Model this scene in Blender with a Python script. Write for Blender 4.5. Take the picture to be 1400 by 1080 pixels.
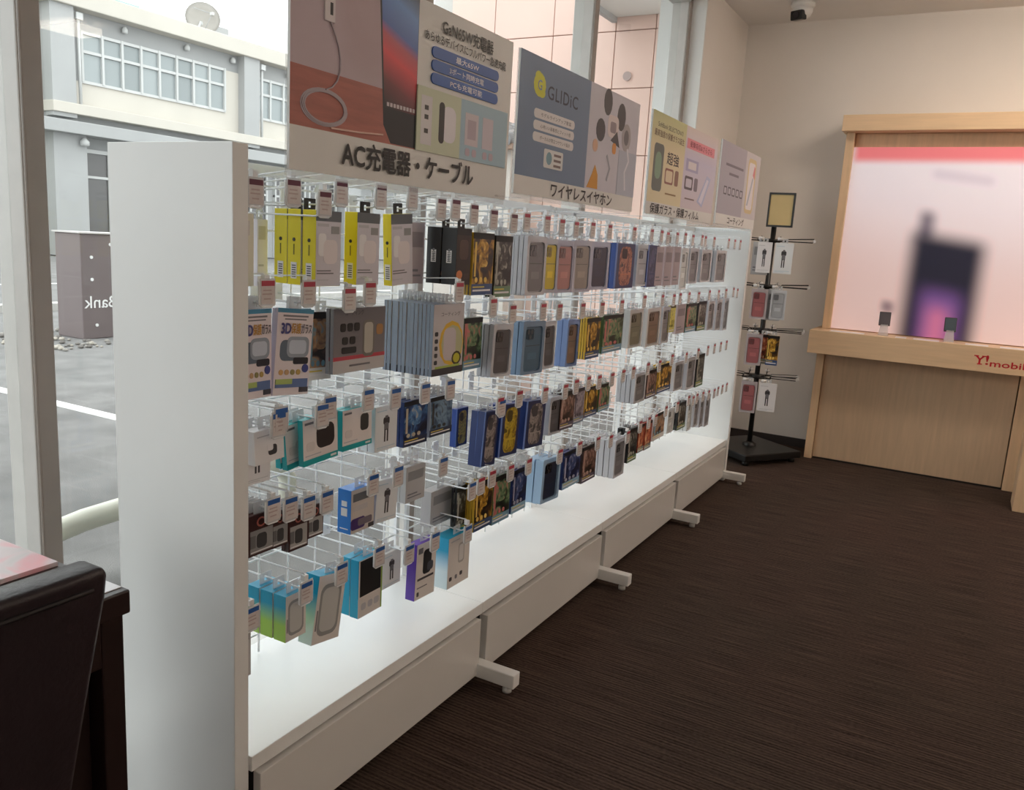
import bpy, math, random
from math import radians, sin, cos, pi
from mathutils import Matrix, Vector
random.seed(7)
scene = bpy.context.scene
for o in list(bpy.data.objects): bpy.data.objects.remove(o)

# ------------------------------------------------------------------ camera
F_PX, PITCH, ROLL, YAW, CAM_Z = 1123.4, radians(10.62), radians(3.43), radians(28.87), 1.3044
cam_data = bpy.data.cameras.new('camera'); cam = bpy.data.objects.new('camera', cam_data)
scene.collection.objects.link(cam); scene.camera = cam
cam_data.sensor_fit = 'HORIZONTAL'; cam_data.sensor_width = 36.0
cam_data.lens = F_PX / 1400 * 36.0; cam_data.clip_start = 0.02; cam_data.clip_end = 300
fw = Vector((-sin(YAW)*cos(PITCH), cos(YAW)*cos(PITCH), -sin(PITCH)))
rt = Vector((cos(YAW), sin(YAW), 0)); up = rt.cross(fw)
r2 = rt*cos(ROLL) + up*sin(ROLL); u2 = up*cos(ROLL) - rt*sin(ROLL)
M = Matrix((r2, u2, -fw)).transposed().to_4x4(); M.translation = (0, 0, CAM_Z)
cam.matrix_world = M

# ------------------------------------------------------------------ sky and exposure
world = bpy.data.worlds.new('overcast_sky'); scene.world = world; world.use_nodes = True
bg = world.node_tree.nodes['Background']
bg.inputs['Color'].default_value = (0.97, 0.985, 1.0, 1); bg.inputs['Strength'].default_value = 2.95
vs = scene.view_settings
vs.view_transform = 'Standard'; vs.look = 'None'; vs.gamma = 1.0; vs.use_curve_mapping = False
vs.exposure = 0.0
LAMP_STRENGTH = 17.0
LAMP_COLOUR = (1.0, 0.85, 0.70)

# ------------------------------------------------------------------ helpers
COL = scene.collection
def lin(c):
    return tuple(((v/255.0)/12.92 if v/255.0 <= .04045 else ((v/255.0+.055)/1.055)**2.4) for v in c) + (1.0,)
MATS = {}
def new_mat(name):
    m = bpy.data.materials.new(name); m.use_nodes = True
    return m, m.node_tree.nodes, m.node_tree.links, m.node_tree.nodes['Principled BSDF']
def flat(r, g, b, rough=.5, metal=0.0, spec=.5):
    k = ('flat', r, g, b, rough, metal, spec)
    if k not in MATS:
        m, n, l, p = new_mat('paint_%d_%d_%d' % (r, g, b))
        p.inputs['Base Color'].default_value = lin((r, g, b)); p.inputs['Roughness'].default_value = rough
        p.inputs['Metallic'].default_value = metal; p.inputs['Specular IOR Level'].default_value = spec
        MATS[k] = m
    return MATS[k]
def noisy(r, g, b, amp=.06, scale=8.0, rough=.6, bump=0.0, bscale=None, stretch=None, spec=.5):
    k = ('noisy', r, g, b, amp, scale, rough, bump, bscale, stretch)
    if k not in MATS:
        m, n, l, p = new_mat('surface_%d_%d_%d' % (r, g, b))
        tc = n.new('ShaderNodeTexCoord'); mp = n.new('ShaderNodeMapping')
        if stretch: mp.inputs['Scale'].default_value = stretch
        l.new(tc.outputs['Object'], mp.inputs['Vector'])
        nz = n.new('ShaderNodeTexNoise'); nz.inputs['Scale'].default_value = scale; nz.inputs['Detail'].default_value = 6
        l.new(mp.outputs['Vector'], nz.inputs['Vector'])
        cr = n.new('ShaderNodeValToRGB'); c = lin((r, g, b))
        cr.color_ramp.elements[0].position = .3; cr.color_ramp.elements[1].position = .7
        cr.color_ramp.elements[0].color = tuple(max(0, v*(1-amp)) for v in c[:3]) + (1,)
        cr.color_ramp.elements[1].color = tuple(min(1, v*(1+amp)) for v in c[:3]) + (1,)
        l.new(nz.outputs['Fac'], cr.inputs['Fac']); l.new(cr.outputs['Color'], p.inputs['Base Color'])
        p.inputs['Roughness'].default_value = rough; p.inputs['Specular IOR Level'].default_value = spec
        if bump:
            nb = n.new('ShaderNodeTexNoise'); nb.inputs['Scale'].default_value = bscale or scale*10
            nb.inputs['Detail'].default_value = 4
            l.new(mp.outputs['Vector'], nb.inputs['Vector'])
            bp = n.new('ShaderNodeBump'); bp.inputs['Strength'].default_value = bump; bp.inputs['Distance'].default_value = .01
            l.new(nb.outputs['Fac'], bp.inputs['Height']); l.new(bp.outputs['Normal'], p.inputs['Normal'])
        MATS[k] = m
    return MATS[k]
def grad(stops, axis='Z', rough=.4):
    """printed colour fade over the bounding box of the part"""
    k = ('grad', tuple(stops), axis)
    if k not in MATS:
        m, n, l, p = new_mat('printed_fade')
        tc = n.new('ShaderNodeTexCoord'); sp = n.new('ShaderNodeSeparateXYZ')
        l.new(tc.outputs['Generated'], sp.inputs['Vector'])
        cr = n.new('ShaderNodeValToRGB'); e = cr.color_ramp.elements
        while len(e) < len(stops): e.new(.5)
        for i, (pos, c) in enumerate(stops): e[i].position = pos; e[i].color = lin(c)
        l.new(sp.outputs[axis], cr.inputs['Fac']); l.new(cr.outputs['Color'], p.inputs['Base Color'])
        p.inputs['Roughness'].default_value = rough; MATS[k] = m
    return MATS[k]
def picture(cols, scale=30.0, rough=.35, seed=0.0):
    """a busy printed picture: blotches of the given colours"""
    k = ('pic', tuple(cols), scale, seed)
    if k not in MATS:
        m, n, l, p = new_mat('printed_picture')
        tc = n.new('ShaderNodeTexCoord'); mp = n.new('ShaderNodeMapping'); mp.inputs['Location'].default_value = (seed, seed*1.7, seed*.6)
        l.new(tc.outputs['Object'], mp.inputs['Vector'])
        nz = n.new('ShaderNodeTexNoise'); nz.inputs['Scale'].default_value = scale; nz.inputs['Detail'].default_value = 3
        nz.inputs['Distortion'].default_value = 1.2
        l.new(mp.outputs['Vector'], nz.inputs['Vector'])
        cr = n.new('ShaderNodeValToRGB'); e = cr.color_ramp.elements
        while len(e) < len(cols): e.new(.5)
        for i, c in enumerate(cols):
            e[i].position = .36 + .34*i/max(1, len(cols)-1); e[i].color = lin(c)
        l.new(nz.outputs['Fac'], cr.inputs['Fac']); l.new(cr.outputs['Color'], p.inputs['Base Color'])
        p.inputs['Roughness'].default_value = rough; MATS[k] = m
    return MATS[k]
def clear(tint=(235, 240, 245), alpha=.75, rough=.08):
    k = ('clear', tint, alpha, rough)
    if k not in MATS:
        m, n, l, p = new_mat('clear_plastic')
        out = n['Material Output']; tr = n.new('ShaderNodeBsdfTransparent'); mx = n.new('ShaderNodeMixShader')
        p.inputs['Base Color'].default_value = lin(tint); p.inputs['Roughness'].default_value = rough
        mx.inputs['Fac'].default_value = alpha
        l.new(p.outputs[0], mx.inputs[1]); l.new(tr.outputs[0], mx.inputs[2]); l.new(mx.outputs[0], out.inputs['Surface'])
        MATS[k] = m
    return MATS[k]
def pane_glass():
    k = 'pane_glass'
    if k not in MATS:
        m, n, l, p = new_mat('window_glass')
        out = n['Material Output']; tr = n.new('ShaderNodeBsdfTransparent'); gl = n.new('ShaderNodeBsdfGlossy')
        gl.inputs['Roughness'].default_value = 0.0; tr.inputs['Color'].default_value = (.95, .97, .96, 1)
        lw = n.new('ShaderNodeLayerWeight'); pw = n.new('ShaderNodeMath'); pw.operation = 'POWER'; pw.inputs[1].default_value = 5
        fr = n.new('ShaderNodeMath'); fr.operation = 'MULTIPLY_ADD'; fr.inputs[1].default_value = .5; fr.inputs[2].default_value = .012; mx = n.new('ShaderNodeMixShader')
        l.new(lw.outputs['Facing'], pw.inputs[0]); l.new(pw.outputs[0], fr.inputs[0]); l.new(fr.outputs[0], mx.inputs['Fac']); l.new(tr.outputs[0], mx.inputs[1]); l.new(gl.outputs[0], mx.inputs[2])
        l.new(mx.outputs[0], out.inputs['Surface']); n.remove(p); MATS[k] = m
    return MATS[k]
def emit(r, g, b, s):
    k = ('emit', r, g, b, s)
    if k not in MATS:
        m, n, l, p = new_mat('lamp_glow')
        p.inputs['Base Color'].default_value = (.8, .8, .8, 1)
        p.inputs['Emission Color'].default_value = (r, g, b, 1); p.inputs['Emission Strength'].default_value = s
        MATS[k] = m
    return MATS[k]

class MB:
    """collects boxes, prisms and tubes, then links them as one mesh object"""
    def __init__(s): s.v = []; s.f = []; s.m = []; s.mats = []; s.sm = []
    def mi(s, mat):
        if mat not in s.mats: s.mats.append(mat)
        return s.mats.index(mat)
    def box(s, x0, x1, y0, y1, z0, z1, mat):
        i = len(s.v); k = s.mi(mat)
        s.v += [(x0,y0,z0),(x1,y0,z0),(x1,y1,z0),(x0,y1,z0),(x0,y0,z1),(x1,y0,z1),(x1,y1,z1),(x0,y1,z1)]
        for q in ((0,3,2,1),(4,5,6,7),(0,1,5,4),(1,2,6,5),(2,3,7,6),(3,0,4,7)):
            s.f.append(tuple(i+a for a in q)); s.m.append(k); s.sm.append(False)
        return s
    def prism(s, poly, a0, a1, mat, axis='x'):
        """poly: counter-clockwise (u,v); axis x: (u,v)=(y,z); axis y: (x,z); axis z: (x,y)"""
        i = len(s.v); n = len(poly); k = s.mi(mat)
        def P(a, u, v): return (a,u,v) if axis == 'x' else ((u,a,v) if axis == 'y' else (u,v,a))
        s.v += [P(a0,u,v) for u,v in poly] + [P(a1,u,v) for u,v in poly]
        fl = axis == 'y'
        def add(q):
            s.f.append(tuple(reversed(q)) if fl else tuple(q)); s.m.append(k); s.sm.append(False)
        add([i+j for j in reversed(range(n))]); add([i+n+j for j in range(n)])
        for j in range(n):
            jj = (j+1) % n; add([i+j, i+jj, i+n+jj, i+n+j])
        return s
    def ring(s, outer, inner, a0, a1, mat):
        """frame between two loops of equal count, in the yz plane, from x=a0 to a1"""
        i = len(s.v); n = len(outer); k = s.mi(mat)
        for a in (a0, a1):
            s.v += [(a,u,v) for u,v in outer] + [(a,u,v) for u,v in inner]
        for j in range(n):
            q = (j+1) % n; o0, o1, n0, n1 = i+j, i+q, i+n+j, i+n+q
            O0, O1, N0, N1 = o0+2*n, o1+2*n, n0+2*n, n1+2*n
            for f in ((O0,O1,N1,N0),(o1,o0,n0,n1),(o0,o1,O1,O0),(n1,n0,N0,N1)):
                s.f.append(f); s.m.append(k); s.sm.append(False)
        return s
    def tube(s, pts, r, mat, seg=6, caps=True):
        pts = [Vector(p) for p in pts]; i = len(s.v); k = s.mi(mat); prev = None
        rs = r if isinstance(r, (list, tuple)) else [r]*len(pts)
        for j, p in enumerate(pts):
            d = (pts[min(j+1, len(pts)-1)] - pts[max(j-1, 0)]).normalized()
            if prev is None:
                a = d.cross(Vector((0,0,1)))
                if a.length < .01: a = d.cross(Vector((0,1,0)))
            else: a = prev - d*prev.dot(d)
            a.normalize(); prev = a; b = d.cross(a)
            for q in range(seg):
                t = 2*pi*q/seg; s.v.append(tuple(p + (a*cos(t) + b*sin(t))*rs[j]))
        for j in range(len(pts)-1):
            for q in range(seg):
                w = (q+1) % seg
                s.f.append((i+j*seg+q, i+j*seg+w, i+(j+1)*seg+w, i+(j+1)*seg+q)); s.m.append(k); s.sm.append(True)
        if caps:
            s.f.append(tuple(i+q for q in reversed(range(seg)))); s.m.append(k); s.sm.append(False)
            e = i+(len(pts)-1)*seg
            s.f.append(tuple(e+q for q in range(seg))); s.m.append(k); s.sm.append(False)
        return s
    def lathe(s, prof, c, mat, seg=24):
        i = len(s.v); k = s.mi(mat); n = len(prof)
        for r, z in prof:
            for q in range(seg):
                t = 2*pi*q/seg; s.v.append((c[0]+r*cos(t), c[1]+r*sin(t), c[2]+z))
        for j in range(n-1):
            for q in range(seg):
                w = (q+1) % seg
                s.f.append((i+j*seg+q, i+j*seg+w, i+(j+1)*seg+w, i+(j+1)*seg+q)); s.m.append(k); s.sm.append(True)
        return s
    def mesh(s, name):
        me = bpy.data.meshes.new(name); me.from_pydata(s.v, [], s.f)
        for m in s.mats: me.materials.append(m)
        me.polygons.foreach_set('material_index', s.m); me.polygons.foreach_set('use_smooth', s.sm); me.update()
        return me
    def build(s, name, parent=None, bevel=0, loc=None):
        o = bpy.data.objects.new(name, s.mesh(name)); COL.objects.link(o)
        if parent is not None: o.parent = parent
        if loc: o.location = loc
        if bevel:
            b = o.modifiers.new('bevel', 'BEVEL'); b.width = bevel; b.segments = 2; b.limit_method = 'ANGLE'
        return o
def rrect(u0, u1, v0, v1, r, seg=4):
    r = min(r, (u1-u0)/2*.999, (v1-v0)/2*.999); out = []
    for cx, cy, a in ((u1-r, v1-r, 0), (u0+r, v1-r, 90), (u0+r, v0+r, 180), (u1-r, v0+r, 270)):
        for k in range(seg+1):
            t = radians(a + 90*k/seg); out.append((cx + r*cos(t), cy + r*sin(t)))
    return out
def ell(cu, cv, ru, rv, seg=16): return [(cu+ru*cos(2*pi*k/seg), cv+rv*sin(2*pi*k/seg)) for k in range(seg)]
def rect(u0, u1, v0, v1): return [(u0,v0),(u1,v0),(u1,v1),(u0,v1)]
def tag(o, label=None, cat=None, group=None, kind=None):
    if label: o['label'] = label
    if cat: o['category'] = cat
    if group: o['group'] = group
    if kind: o['kind'] = kind
    return o
def empty(name, loc=(0,0,0), label=None, cat=None, group=None):
    o = bpy.data.objects.new(name, None); COL.objects.link(o); o.location = loc; o.empty_display_size = .05
    return tag(o, label, cat, group)
def copy_tree(o, parent=None):
    c = o.copy(); COL.objects.link(c); c.parent = parent
    for ch in list(o.children): copy_tree(ch, c)
    return c
def lettering(txt, box, a, mat, parent, facing='x', bold=0.0, mirror=False, name='lettering', space=1.0, depth=.0006):
    """text fitted to box (u0,u1,v0,v1) on the plane at a; facing x: u=y, v=z; facing -y: u=x, v=z"""
    cu = bpy.data.curves.new(name, 'FONT'); cu.body = txt; cu.size = 1; cu.extrude = 0; cu.space_character = space
    cu.resolution_u = 3
    t = bpy.data.objects.new(name, cu); COL.objects.link(t); bpy.context.view_layer.update()
    me = bpy.data.meshes.new_from_object(t.evaluated_get(bpy.context.evaluated_depsgraph_get()))
    bpy.data.objects.remove(t); bpy.data.curves.remove(cu)
    xs = [v.co.x for v in me.vertices]; ys = [v.co.y for v in me.vertices]
    x0, x1, y0, y1 = min(xs), max(xs), min(ys), max(ys); u0, u1, v0, v1 = box
    for v in me.vertices:
        s = (v.co.x-x0)/(x1-x0); w = (v.co.y-y0)/(y1-y0)
        if mirror: s = 1-s
        u = u0+s*(u1-u0); z = v0+w*(v1-v0)
        v.co = (a, u, z) if facing == 'x' else (u, a, z)
    if bold:                                        # heavier strokes: the same outline set a hair to each side
        vs_ = [tuple(v.co) for v in me.vertices]; fs_ = [tuple(p.vertices) for p in me.polygons]; d = bold*(v1-v0)/(y1-y0)*.9
        V, Fc = [], []
        for k, (du_, dv_) in enumerate(((-d, 0), (d, 0), (0, -d), (0, d))):
            b0 = len(V); e = .00001*k*(1 if facing == 'x' else -1)
            V += [(c[0]+e, c[1]+du_, c[2]+dv_) if facing == 'x' else (c[0]+du_, c[1]+e, c[2]+dv_) for c in vs_]
            Fc += [tuple(b0+i for i in f) for f in fs_]
        me = bpy.data.meshes.new(name); me.from_pydata(V, [], Fc)
    me.materials.clear(); me.materials.append(mat)
    o = bpy.data.objects.new(name, me); COL.objects.link(o); o.parent = parent
    return o
WHITE = flat(238, 238, 236, .35); WIRE = flat(236, 238, 240, .3); INK = flat(22, 20, 22, .5)

# ------------------------------------------------------------------ the room
YB, CEIL, XR, YR = 5.92, 2.83, 4.6, -3.2          # back wall, ceiling height, right wall, rear wall
XW = -1.605                                       # inner face of the window wall
def struct(o): o['kind'] = 'structure'; return o
def carpet_mat():
    m, n, l, p = new_mat('ribbed_carpet')
    tc = n.new('ShaderNodeTexCoord'); sp = n.new('ShaderNodeSeparateXYZ'); l.new(tc.outputs['Object'], sp.inputs[0])
    def noise(scale_vec, sc, det):
        mp = n.new('ShaderNodeMapping'); mp.inputs['Scale'].default_value = scale_vec
        l.new(tc.outputs['Object'], mp.inputs['Vector'])
        z = n.new('ShaderNodeTexNoise'); z.inputs['Scale'].default_value = sc; z.inputs['Detail'].default_value = det
        l.new(mp.outputs[0], z.inputs['Vector']); return z
    ribs = noise((.03, 1.0, 1.0), 150.0, 2.0)         # long ribs running across the shop
    fleck = noise((.3, 1.0, 1.0), 300.0, 2.0)
    wv = n.new('ShaderNodeTexWave'); wv.bands_direction = 'Y'; wv.inputs['Scale'].default_value = 25.0; wv.inputs['Distortion'].default_value = .6; wv.inputs['Detail'].default_value = 2
    l.new(tc.outputs['Object'], wv.inputs['Vector'])
    patch = noise((1, 1, 1), 1.6, 2.0)
    a = n.new('ShaderNodeMath'); a.operation = 'MULTIPLY_ADD'; a.inputs[1].default_value = .5
    b = n.new('ShaderNodeMath'); b.operation = 'MULTIPLY_ADD'; b.inputs[1].default_value = .36
    c_ = n.new('ShaderNodeMath'); c_.operation = 'MULTIPLY'; c_.inputs[1].default_value = .12; l.new(wv.outputs['Fac'], c_.inputs[0]); l.new(c_.outputs[0], b.inputs[2])
    l.new(fleck.outputs['Fac'], b.inputs[0]); l.new(ribs.outputs['Fac'], a.inputs[0]); l.new(b.outputs[0], a.inputs[2])
    cr = n.new('ShaderNodeValToRGB'); e = cr.color_ramp.elements
    e[0].position = .36; e[0].color = lin((44, 35, 32)); e[1].position = .62; e[1].color = lin((92, 76, 68))
    l.new(a.outputs[0], cr.inputs['Fac'])
    hs = n.new('ShaderNodeMixRGB'); hs.blend_type = 'MULTIPLY'; hs.inputs['Fac'].default_value = .5
    cp = n.new('ShaderNodeValToRGB'); cp.color_ramp.elements[0].position = .35; cp.color_ramp.elements[1].position = .65
    cp.color_ramp.elements[0].color = (.84, .9, .86, 1); cp.color_ramp.elements[1].color = (1, .92, .9, 1)
    l.new(patch.outputs['Fac'], cp.inputs['Fac']); l.new(cr.outputs['Color'], hs.inputs[1]); l.new(cp.outputs['Color'], hs.inputs[2])
    l.new(hs.outputs[0], p.inputs['Base Color']); p.inputs['Roughness'].default_value = .95; p.inputs['Specular IOR Level'].default_value = .1
    bp = n.new('ShaderNodeBump'); bp.inputs['Strength'].default_value = .6; bp.inputs['Distance'].default_value = .004
    l.new(a.outputs[0], bp.inputs['Height']); l.new(bp.outputs[0], p.inputs['Normal'])
    return m
struct(MB().box(-1.62, XR, YR, YB, -.1, 0, carpet_mat()).build('floor'))
ceil_m = noisy(236, 232, 228, .02, 3, .9)
struct(MB().box(-1.95, XR, YR, YB+.1, CEIL, CEIL+.1, ceil_m).build('ceiling'))
wall_m = noisy(234, 228, 222, .02, 2.5, .85, .05, 60)
struct(MB().box(-1.9, XR, YB, YB+.12, 0, CEIL, wall_m).build('wall_back'))
struct(MB().box(XR, XR+.1, YR, YB, 0, CEIL, wall_m).build('wall_right'))
struct(MB().box(-1.9, XR, YR-.1, YR, 0, CEIL, wall_m).build('wall_rear'))
wl = MB(); wl.box(-1.9, XW, 5.0, YB, 0, CEIL, wall_m); wl.box(-1.9, XW, YR, 5.0, 2.78, CEIL, wall_m)
struct(wl.build('wall_left'))
base_m = noisy(52, 44, 42, .1, 20, .6)
struct(MB().box(-1.595, -.86, YB-.012, YB, 0, .06, base_m).build('baseboard_back'))
struct(MB().box(XW, XW+.012, 5.0, YB-.012, 0, .06, base_m).build('baseboard_left'))
# the shop window: aluminium posts, sill and head rail, large panes
win = struct(empty('window_1', (-1.75, 1.0, 0)))
alu = noisy(212, 209, 205, .04, 14, .45)
def wpart(mb, name, bev=.004):
    o = mb.build(name, win, bev); o.location = (1.75, -1.0, 0); return o
POSTS = [-2.985, -1.65, -.315, 1.02, 2.355, 3.66, 4.965]
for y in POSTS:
    b = MB(); b.box(-1.80, -1.70, y-.024, y+.024, .05, 2.78, alu); b.box(-1.70, -1.690, y-.023, y+.021, .05, 2.78, noisy(158, 147, 139, .04, 14, .45))  # room-side cap in darker taupe: backlit shade painted into its colour
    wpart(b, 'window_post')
wpart(MB().box(-1.84, -1.62, YR, 5.0, -.05, .05, alu), 'window_sill')
wpart(MB().box(-1.81, -1.69, YR, 5.0, 2.735, 2.78, alu), 'head_rail')
for a, b_ in zip(POSTS[:-1], POSTS[1:]):
    wpart(MB().box(-1.752, -1.748, a+.024, b_-.024, .05, 2.735, pane_glass()), 'pane', 0)
struct(MB().box(-1.89, XW-.001, 4.985, 4.9995, .05, 2.78, flat(240, 240, 238, .5)).build('trim_1'))

# unseen shop lamps, placed and deepened to brighten the back wall and ceiling
for i, (lx, ly, lab) in enumerate([(.5, 4.6, 'nearest the phone display unit'), (3.0, -1.2, 'over the rear part of the carpet'), (3.6, 4.4, 'by the right wall near the bench'), (3.8, 1.0, 'by the right wall')]):
    t = empty('unseen_ceiling_light', (lx, ly, CEIL), 'unseen surface-mounted ceiling light ' + lab, 'ceiling light', 'ceiling lights')
    MB().box(-.62, .62, -.03, .03, -.03, -.0005, WHITE).build('frame', t)
    MB().box(-.6, .6, -.12, .12, -.09, -.03, emit(*LAMP_COLOUR, LAMP_STRENGTH)).build('diffuser', t, .01)

# ------------------------------------------------------------------ outside
GZ = -.03
asph = noisy(120, 119, 118, .22, 3.0, .9, .35, 160)
struct(MB().box(-60, -1.62, -25, 60, GZ-.2, GZ, asph).build('ground'))
lm = noisy(225, 225, 222, .08, 12, .8)
tag(MB().box(-7.6, -3.2, 3.40, 3.50, GZ, GZ+.004, lm).build('parking_line'), 'white painted parking bay line on the asphalt', 'road marking')
tag(MB().box(-12.15, -12.0, -6, 30, GZ, GZ+.004, lm).build('road_edge_line'), 'long white road edge line beyond the sign box', 'road marking')
tag(MB().box(-15.6, -15.45, -6, 30, GZ, GZ+.004, lm).build('road_centre_line'), 'white road line nearest to the cream building', 'road marking')
tag(MB().box(-11.4, -11.15, -6, 30, GZ, GZ+.1, noisy(176, 174, 170, .08, 10, .9)).build('kerb'), 'low grey concrete kerb along the road', 'kerb')
# white tube barrier in front of the window
bt = MB(); tm = noisy(226, 226, 212, .05, 8, .45)
bt.tube([(-2.72, 1.50, GZ), (-2.72, 1.50, .06), (-2.72, 1.53, .15), (-2.72, 1.60, .19), (-2.72, 1.75, .21), (-2.72, 2.6, .24), (-2.72, 2.72, .22), (-2.72, 2.78, .14), (-2.72, 2.78, GZ)], .042, tm, 14)
tag(bt.build('tube_barrier'), 'bent off-white tube barrier on the asphalt outside the window', 'barrier')
# grey sign box with the reversed lettering
sg = empty('sign_box', (-8.6, 5.9, GZ), 'dark grey-brown sign box with white lettering on the gravel strip', 'sign')
off = Vector((8.6, -5.9, -GZ))
def at(o): o.location = off; return o
sm = noisy(112, 101, 101, .05, 2, .5)
at(MB().box(-8.85, -8.40, 5.50, 6.55, GZ, 1.11, sm).build('sign_body', sg, .01))
at(MB().box(-8.87, -8.38, 5.48, 6.57, 1.11, 1.125, flat(190, 186, 184)).build('cap', sg))
at(lettering('SoftBank', (5.52, 6.22, .31, .44), -8.395, flat(240, 240, 240), sg, mirror=True, bold=.01))
for q in [(5.62, .62), (5.62, .86), (5.66, .12), (5.85, 1.0)]:
    at(MB().prism(ell(q[0], q[1], .018, .018, 10), -8.40, -8.392, flat(235, 235, 235)).build('spot', sg))
gv = MB(); gm = [noisy(150, 146, 140, .2, 20, .9), noisy(120, 116, 112, .2, 20, .9), noisy(176, 170, 160, .2, 20, .9)]
for i in range(420):
    x = random.uniform(-9.3, -7.75); y = random.uniform(4.6, 7.4); r = random.uniform(.02, .045)
    if -8.92 < x < -8.33 and 5.43 < y < 6.62: continue
    gv.lathe([(0, -r*.5), (r*random.uniform(.7, 1), 0), (r*.5, r*.5), (0, r*.6)], (x, y, GZ+r*.3), gm[i % 3], 5)
tag(gv.build('gravel'), 'strip of loose grey gravel around the sign box', 'gravel', kind='stuff')

# cream two-storey building across the road
BX = -26.0
bl = empty('cream_building', (BX, 20, GZ), 'cream and grey two-storey building with a long band of windows', 'building')
def bpart(mb, name, parent=None, bev=0):
    o = mb.build(name, parent or bl, bev)
    if parent is None: o.location = (-BX, -20, -GZ)
    return o
cream = noisy(193, 188, 179, .04, .8, .85); grey = noisy(162, 163, 163, .05, .7, .85); bwhite = noisy(190, 191, 190, .04, 1, .8)
bpart(MB().box(BX-8, BX, 16.1, 46, 0, 8.0, noisy(154, 155, 155, .05, .6, .9)), 'wall')
bpart(MB().box(BX-9, BX-1.2, 6, 16.1, GZ, 7.6, noisy(172, 174, 160, .05, .6, .9)), 'side_wing')
bpart(MB().box(BX-8, BX+.55, 15.6, 46, 7.62, 8.15, cream), 'eaves_band', bev=.03)
for y0 in (17.25, 24.6, 32.0):
    bpart(MB().box(BX, BX+.06, y0-.2, y0+6.55, 4.72, 5.5, cream), 'spandrel')
    bpart(MB().box(BX, BX+.06, y0+5.75, y0+6.45, 5.5, 7.0, cream), 'end_spandrel')
    fr = MB(); n = 8; w = 5.75/n
    for i in range(n+1): fr.box(BX, BX+.14, y0+i*w-.04, y0+i*w+.04, 5.5, 7.05, bwhite)
    for z in (5.5, 6.43, 7.0): fr.box(BX, BX+.12, y0-.04, y0+5.79, z-.045, z+.045, bwhite)
    wf = bpart(fr, 'window_frame')
    for i in range(n):
        for z0, z1 in ((5.54, 6.38), (6.48, 6.95)):
            MB().box(BX+.02, BX+.05, y0+i*w+.04, y0+(i+1)*w-.04, z0, z1, flat(150 - 8*(i % 3), 157 - 8*(i % 3), 158 - 8*(i % 3), .3)).build('pane', wf)
for y0 in (16.05, 23.7, 31.05, 38.4):
    bpart(MB().box(BX, BX+.4, y0, y0+.78, 4.3, 7.65, grey), 'pillar')
    dp = MB(); dp.tube([(BX+.3, y0+.98, 4.6), (BX+.3, y0+.98, 7.3)], .05, bwhite, 8); dp.box(BX+.2, BX+.4, y0+.87, y0+1.09, 7.3, 7.5, bwhite)
    bpart(dp, 'drain_pipe')
dp = MB(); dp.tube([(BX+.1, 15.35, 4.2), (BX+.1, 15.35, 7.35), (BX+.1, 15.25, 7.45), (BX+.1, 14.9, 7.5)], .07, bwhite, 8); bpart(dp, 'corner_pipe')
bpart(MB().box(BX-.5, BX+.5, 16.0, 46, 4.42, 4.74, cream), 'ledge', bev=.02)
bpart(MB().box(BX-1, BX+.9, 15.4, 46, 3.78, 4.16, grey), 'canopy', bev=.02)
for y0 in (15.95, 22.2, 29.5):
    bpart(MB().box(BX+.0, BX+.5, y0, y0+1.1, 0, 3.8, grey), 'lower_pillar')
for y0 in (17.2, 19.2, 23.4, 25.6, 27.6):
    fr = MB(); fr.box(BX, BX+.12, y0, y0+1.8, 3.3, 3.42, bwhite)
    for k in range(3): fr.box(BX, BX+.12, y0+k*.86, y0+k*.86+.08, 0, 3.3, bwhite)
    fr.box(BX, BX+.1, y0, y0+1.8, 2.5, 2.58, bwhite); wf = bpart(fr, 'entrance_frame')
    for k in range(2):
        for z0, z1 in ((.05, 2.5), (2.58, 3.3)):
            MB().box(BX+.02, BX+.05, y0+k*.86+.08, y0+k*.86+.86, z0, z1, flat(84, 82, 82, .15)).build('pane', wf)
for y0 in (18.8, 21.3, 23.4, 26.3):
    b = MB(); b.lathe([(0, -.12), (.09, -.1), (.1, 0), (.05, .09), (0, .1)], (BX+.12, y0, 7.42), bwhite, 10); bpart(b, 'lamp_globe')
b = MB(); b.lathe([(0, -.16), (.13, -.12), (.14, 0), (.05, .1), (0, .12)], (BX+.62, 16.9, 3.6), bwhite, 12); bpart(b, 'entrance_lamp')
par = MB(); par.box(BX-2.2, BX-1.9, 18.6, 46, 8.15, 8.75, grey); par.box(BX-2.6, BX-1.8, 24.2, 24.9, 8.15, 9.0, grey); bpart(par, 'roof_parapet')
bpart(MB().box(BX-2.4, BX-.6, 20.4, 21.6, 8.15, 8.62, bwhite), 'roof_box')
bpart(MB().box(BX-5, BX-2.3, 19.0, 21.2, 8.15, 8.95, noisy(150, 190, 176, .08, 2, .6)), 'green_roof_sheet')
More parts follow.
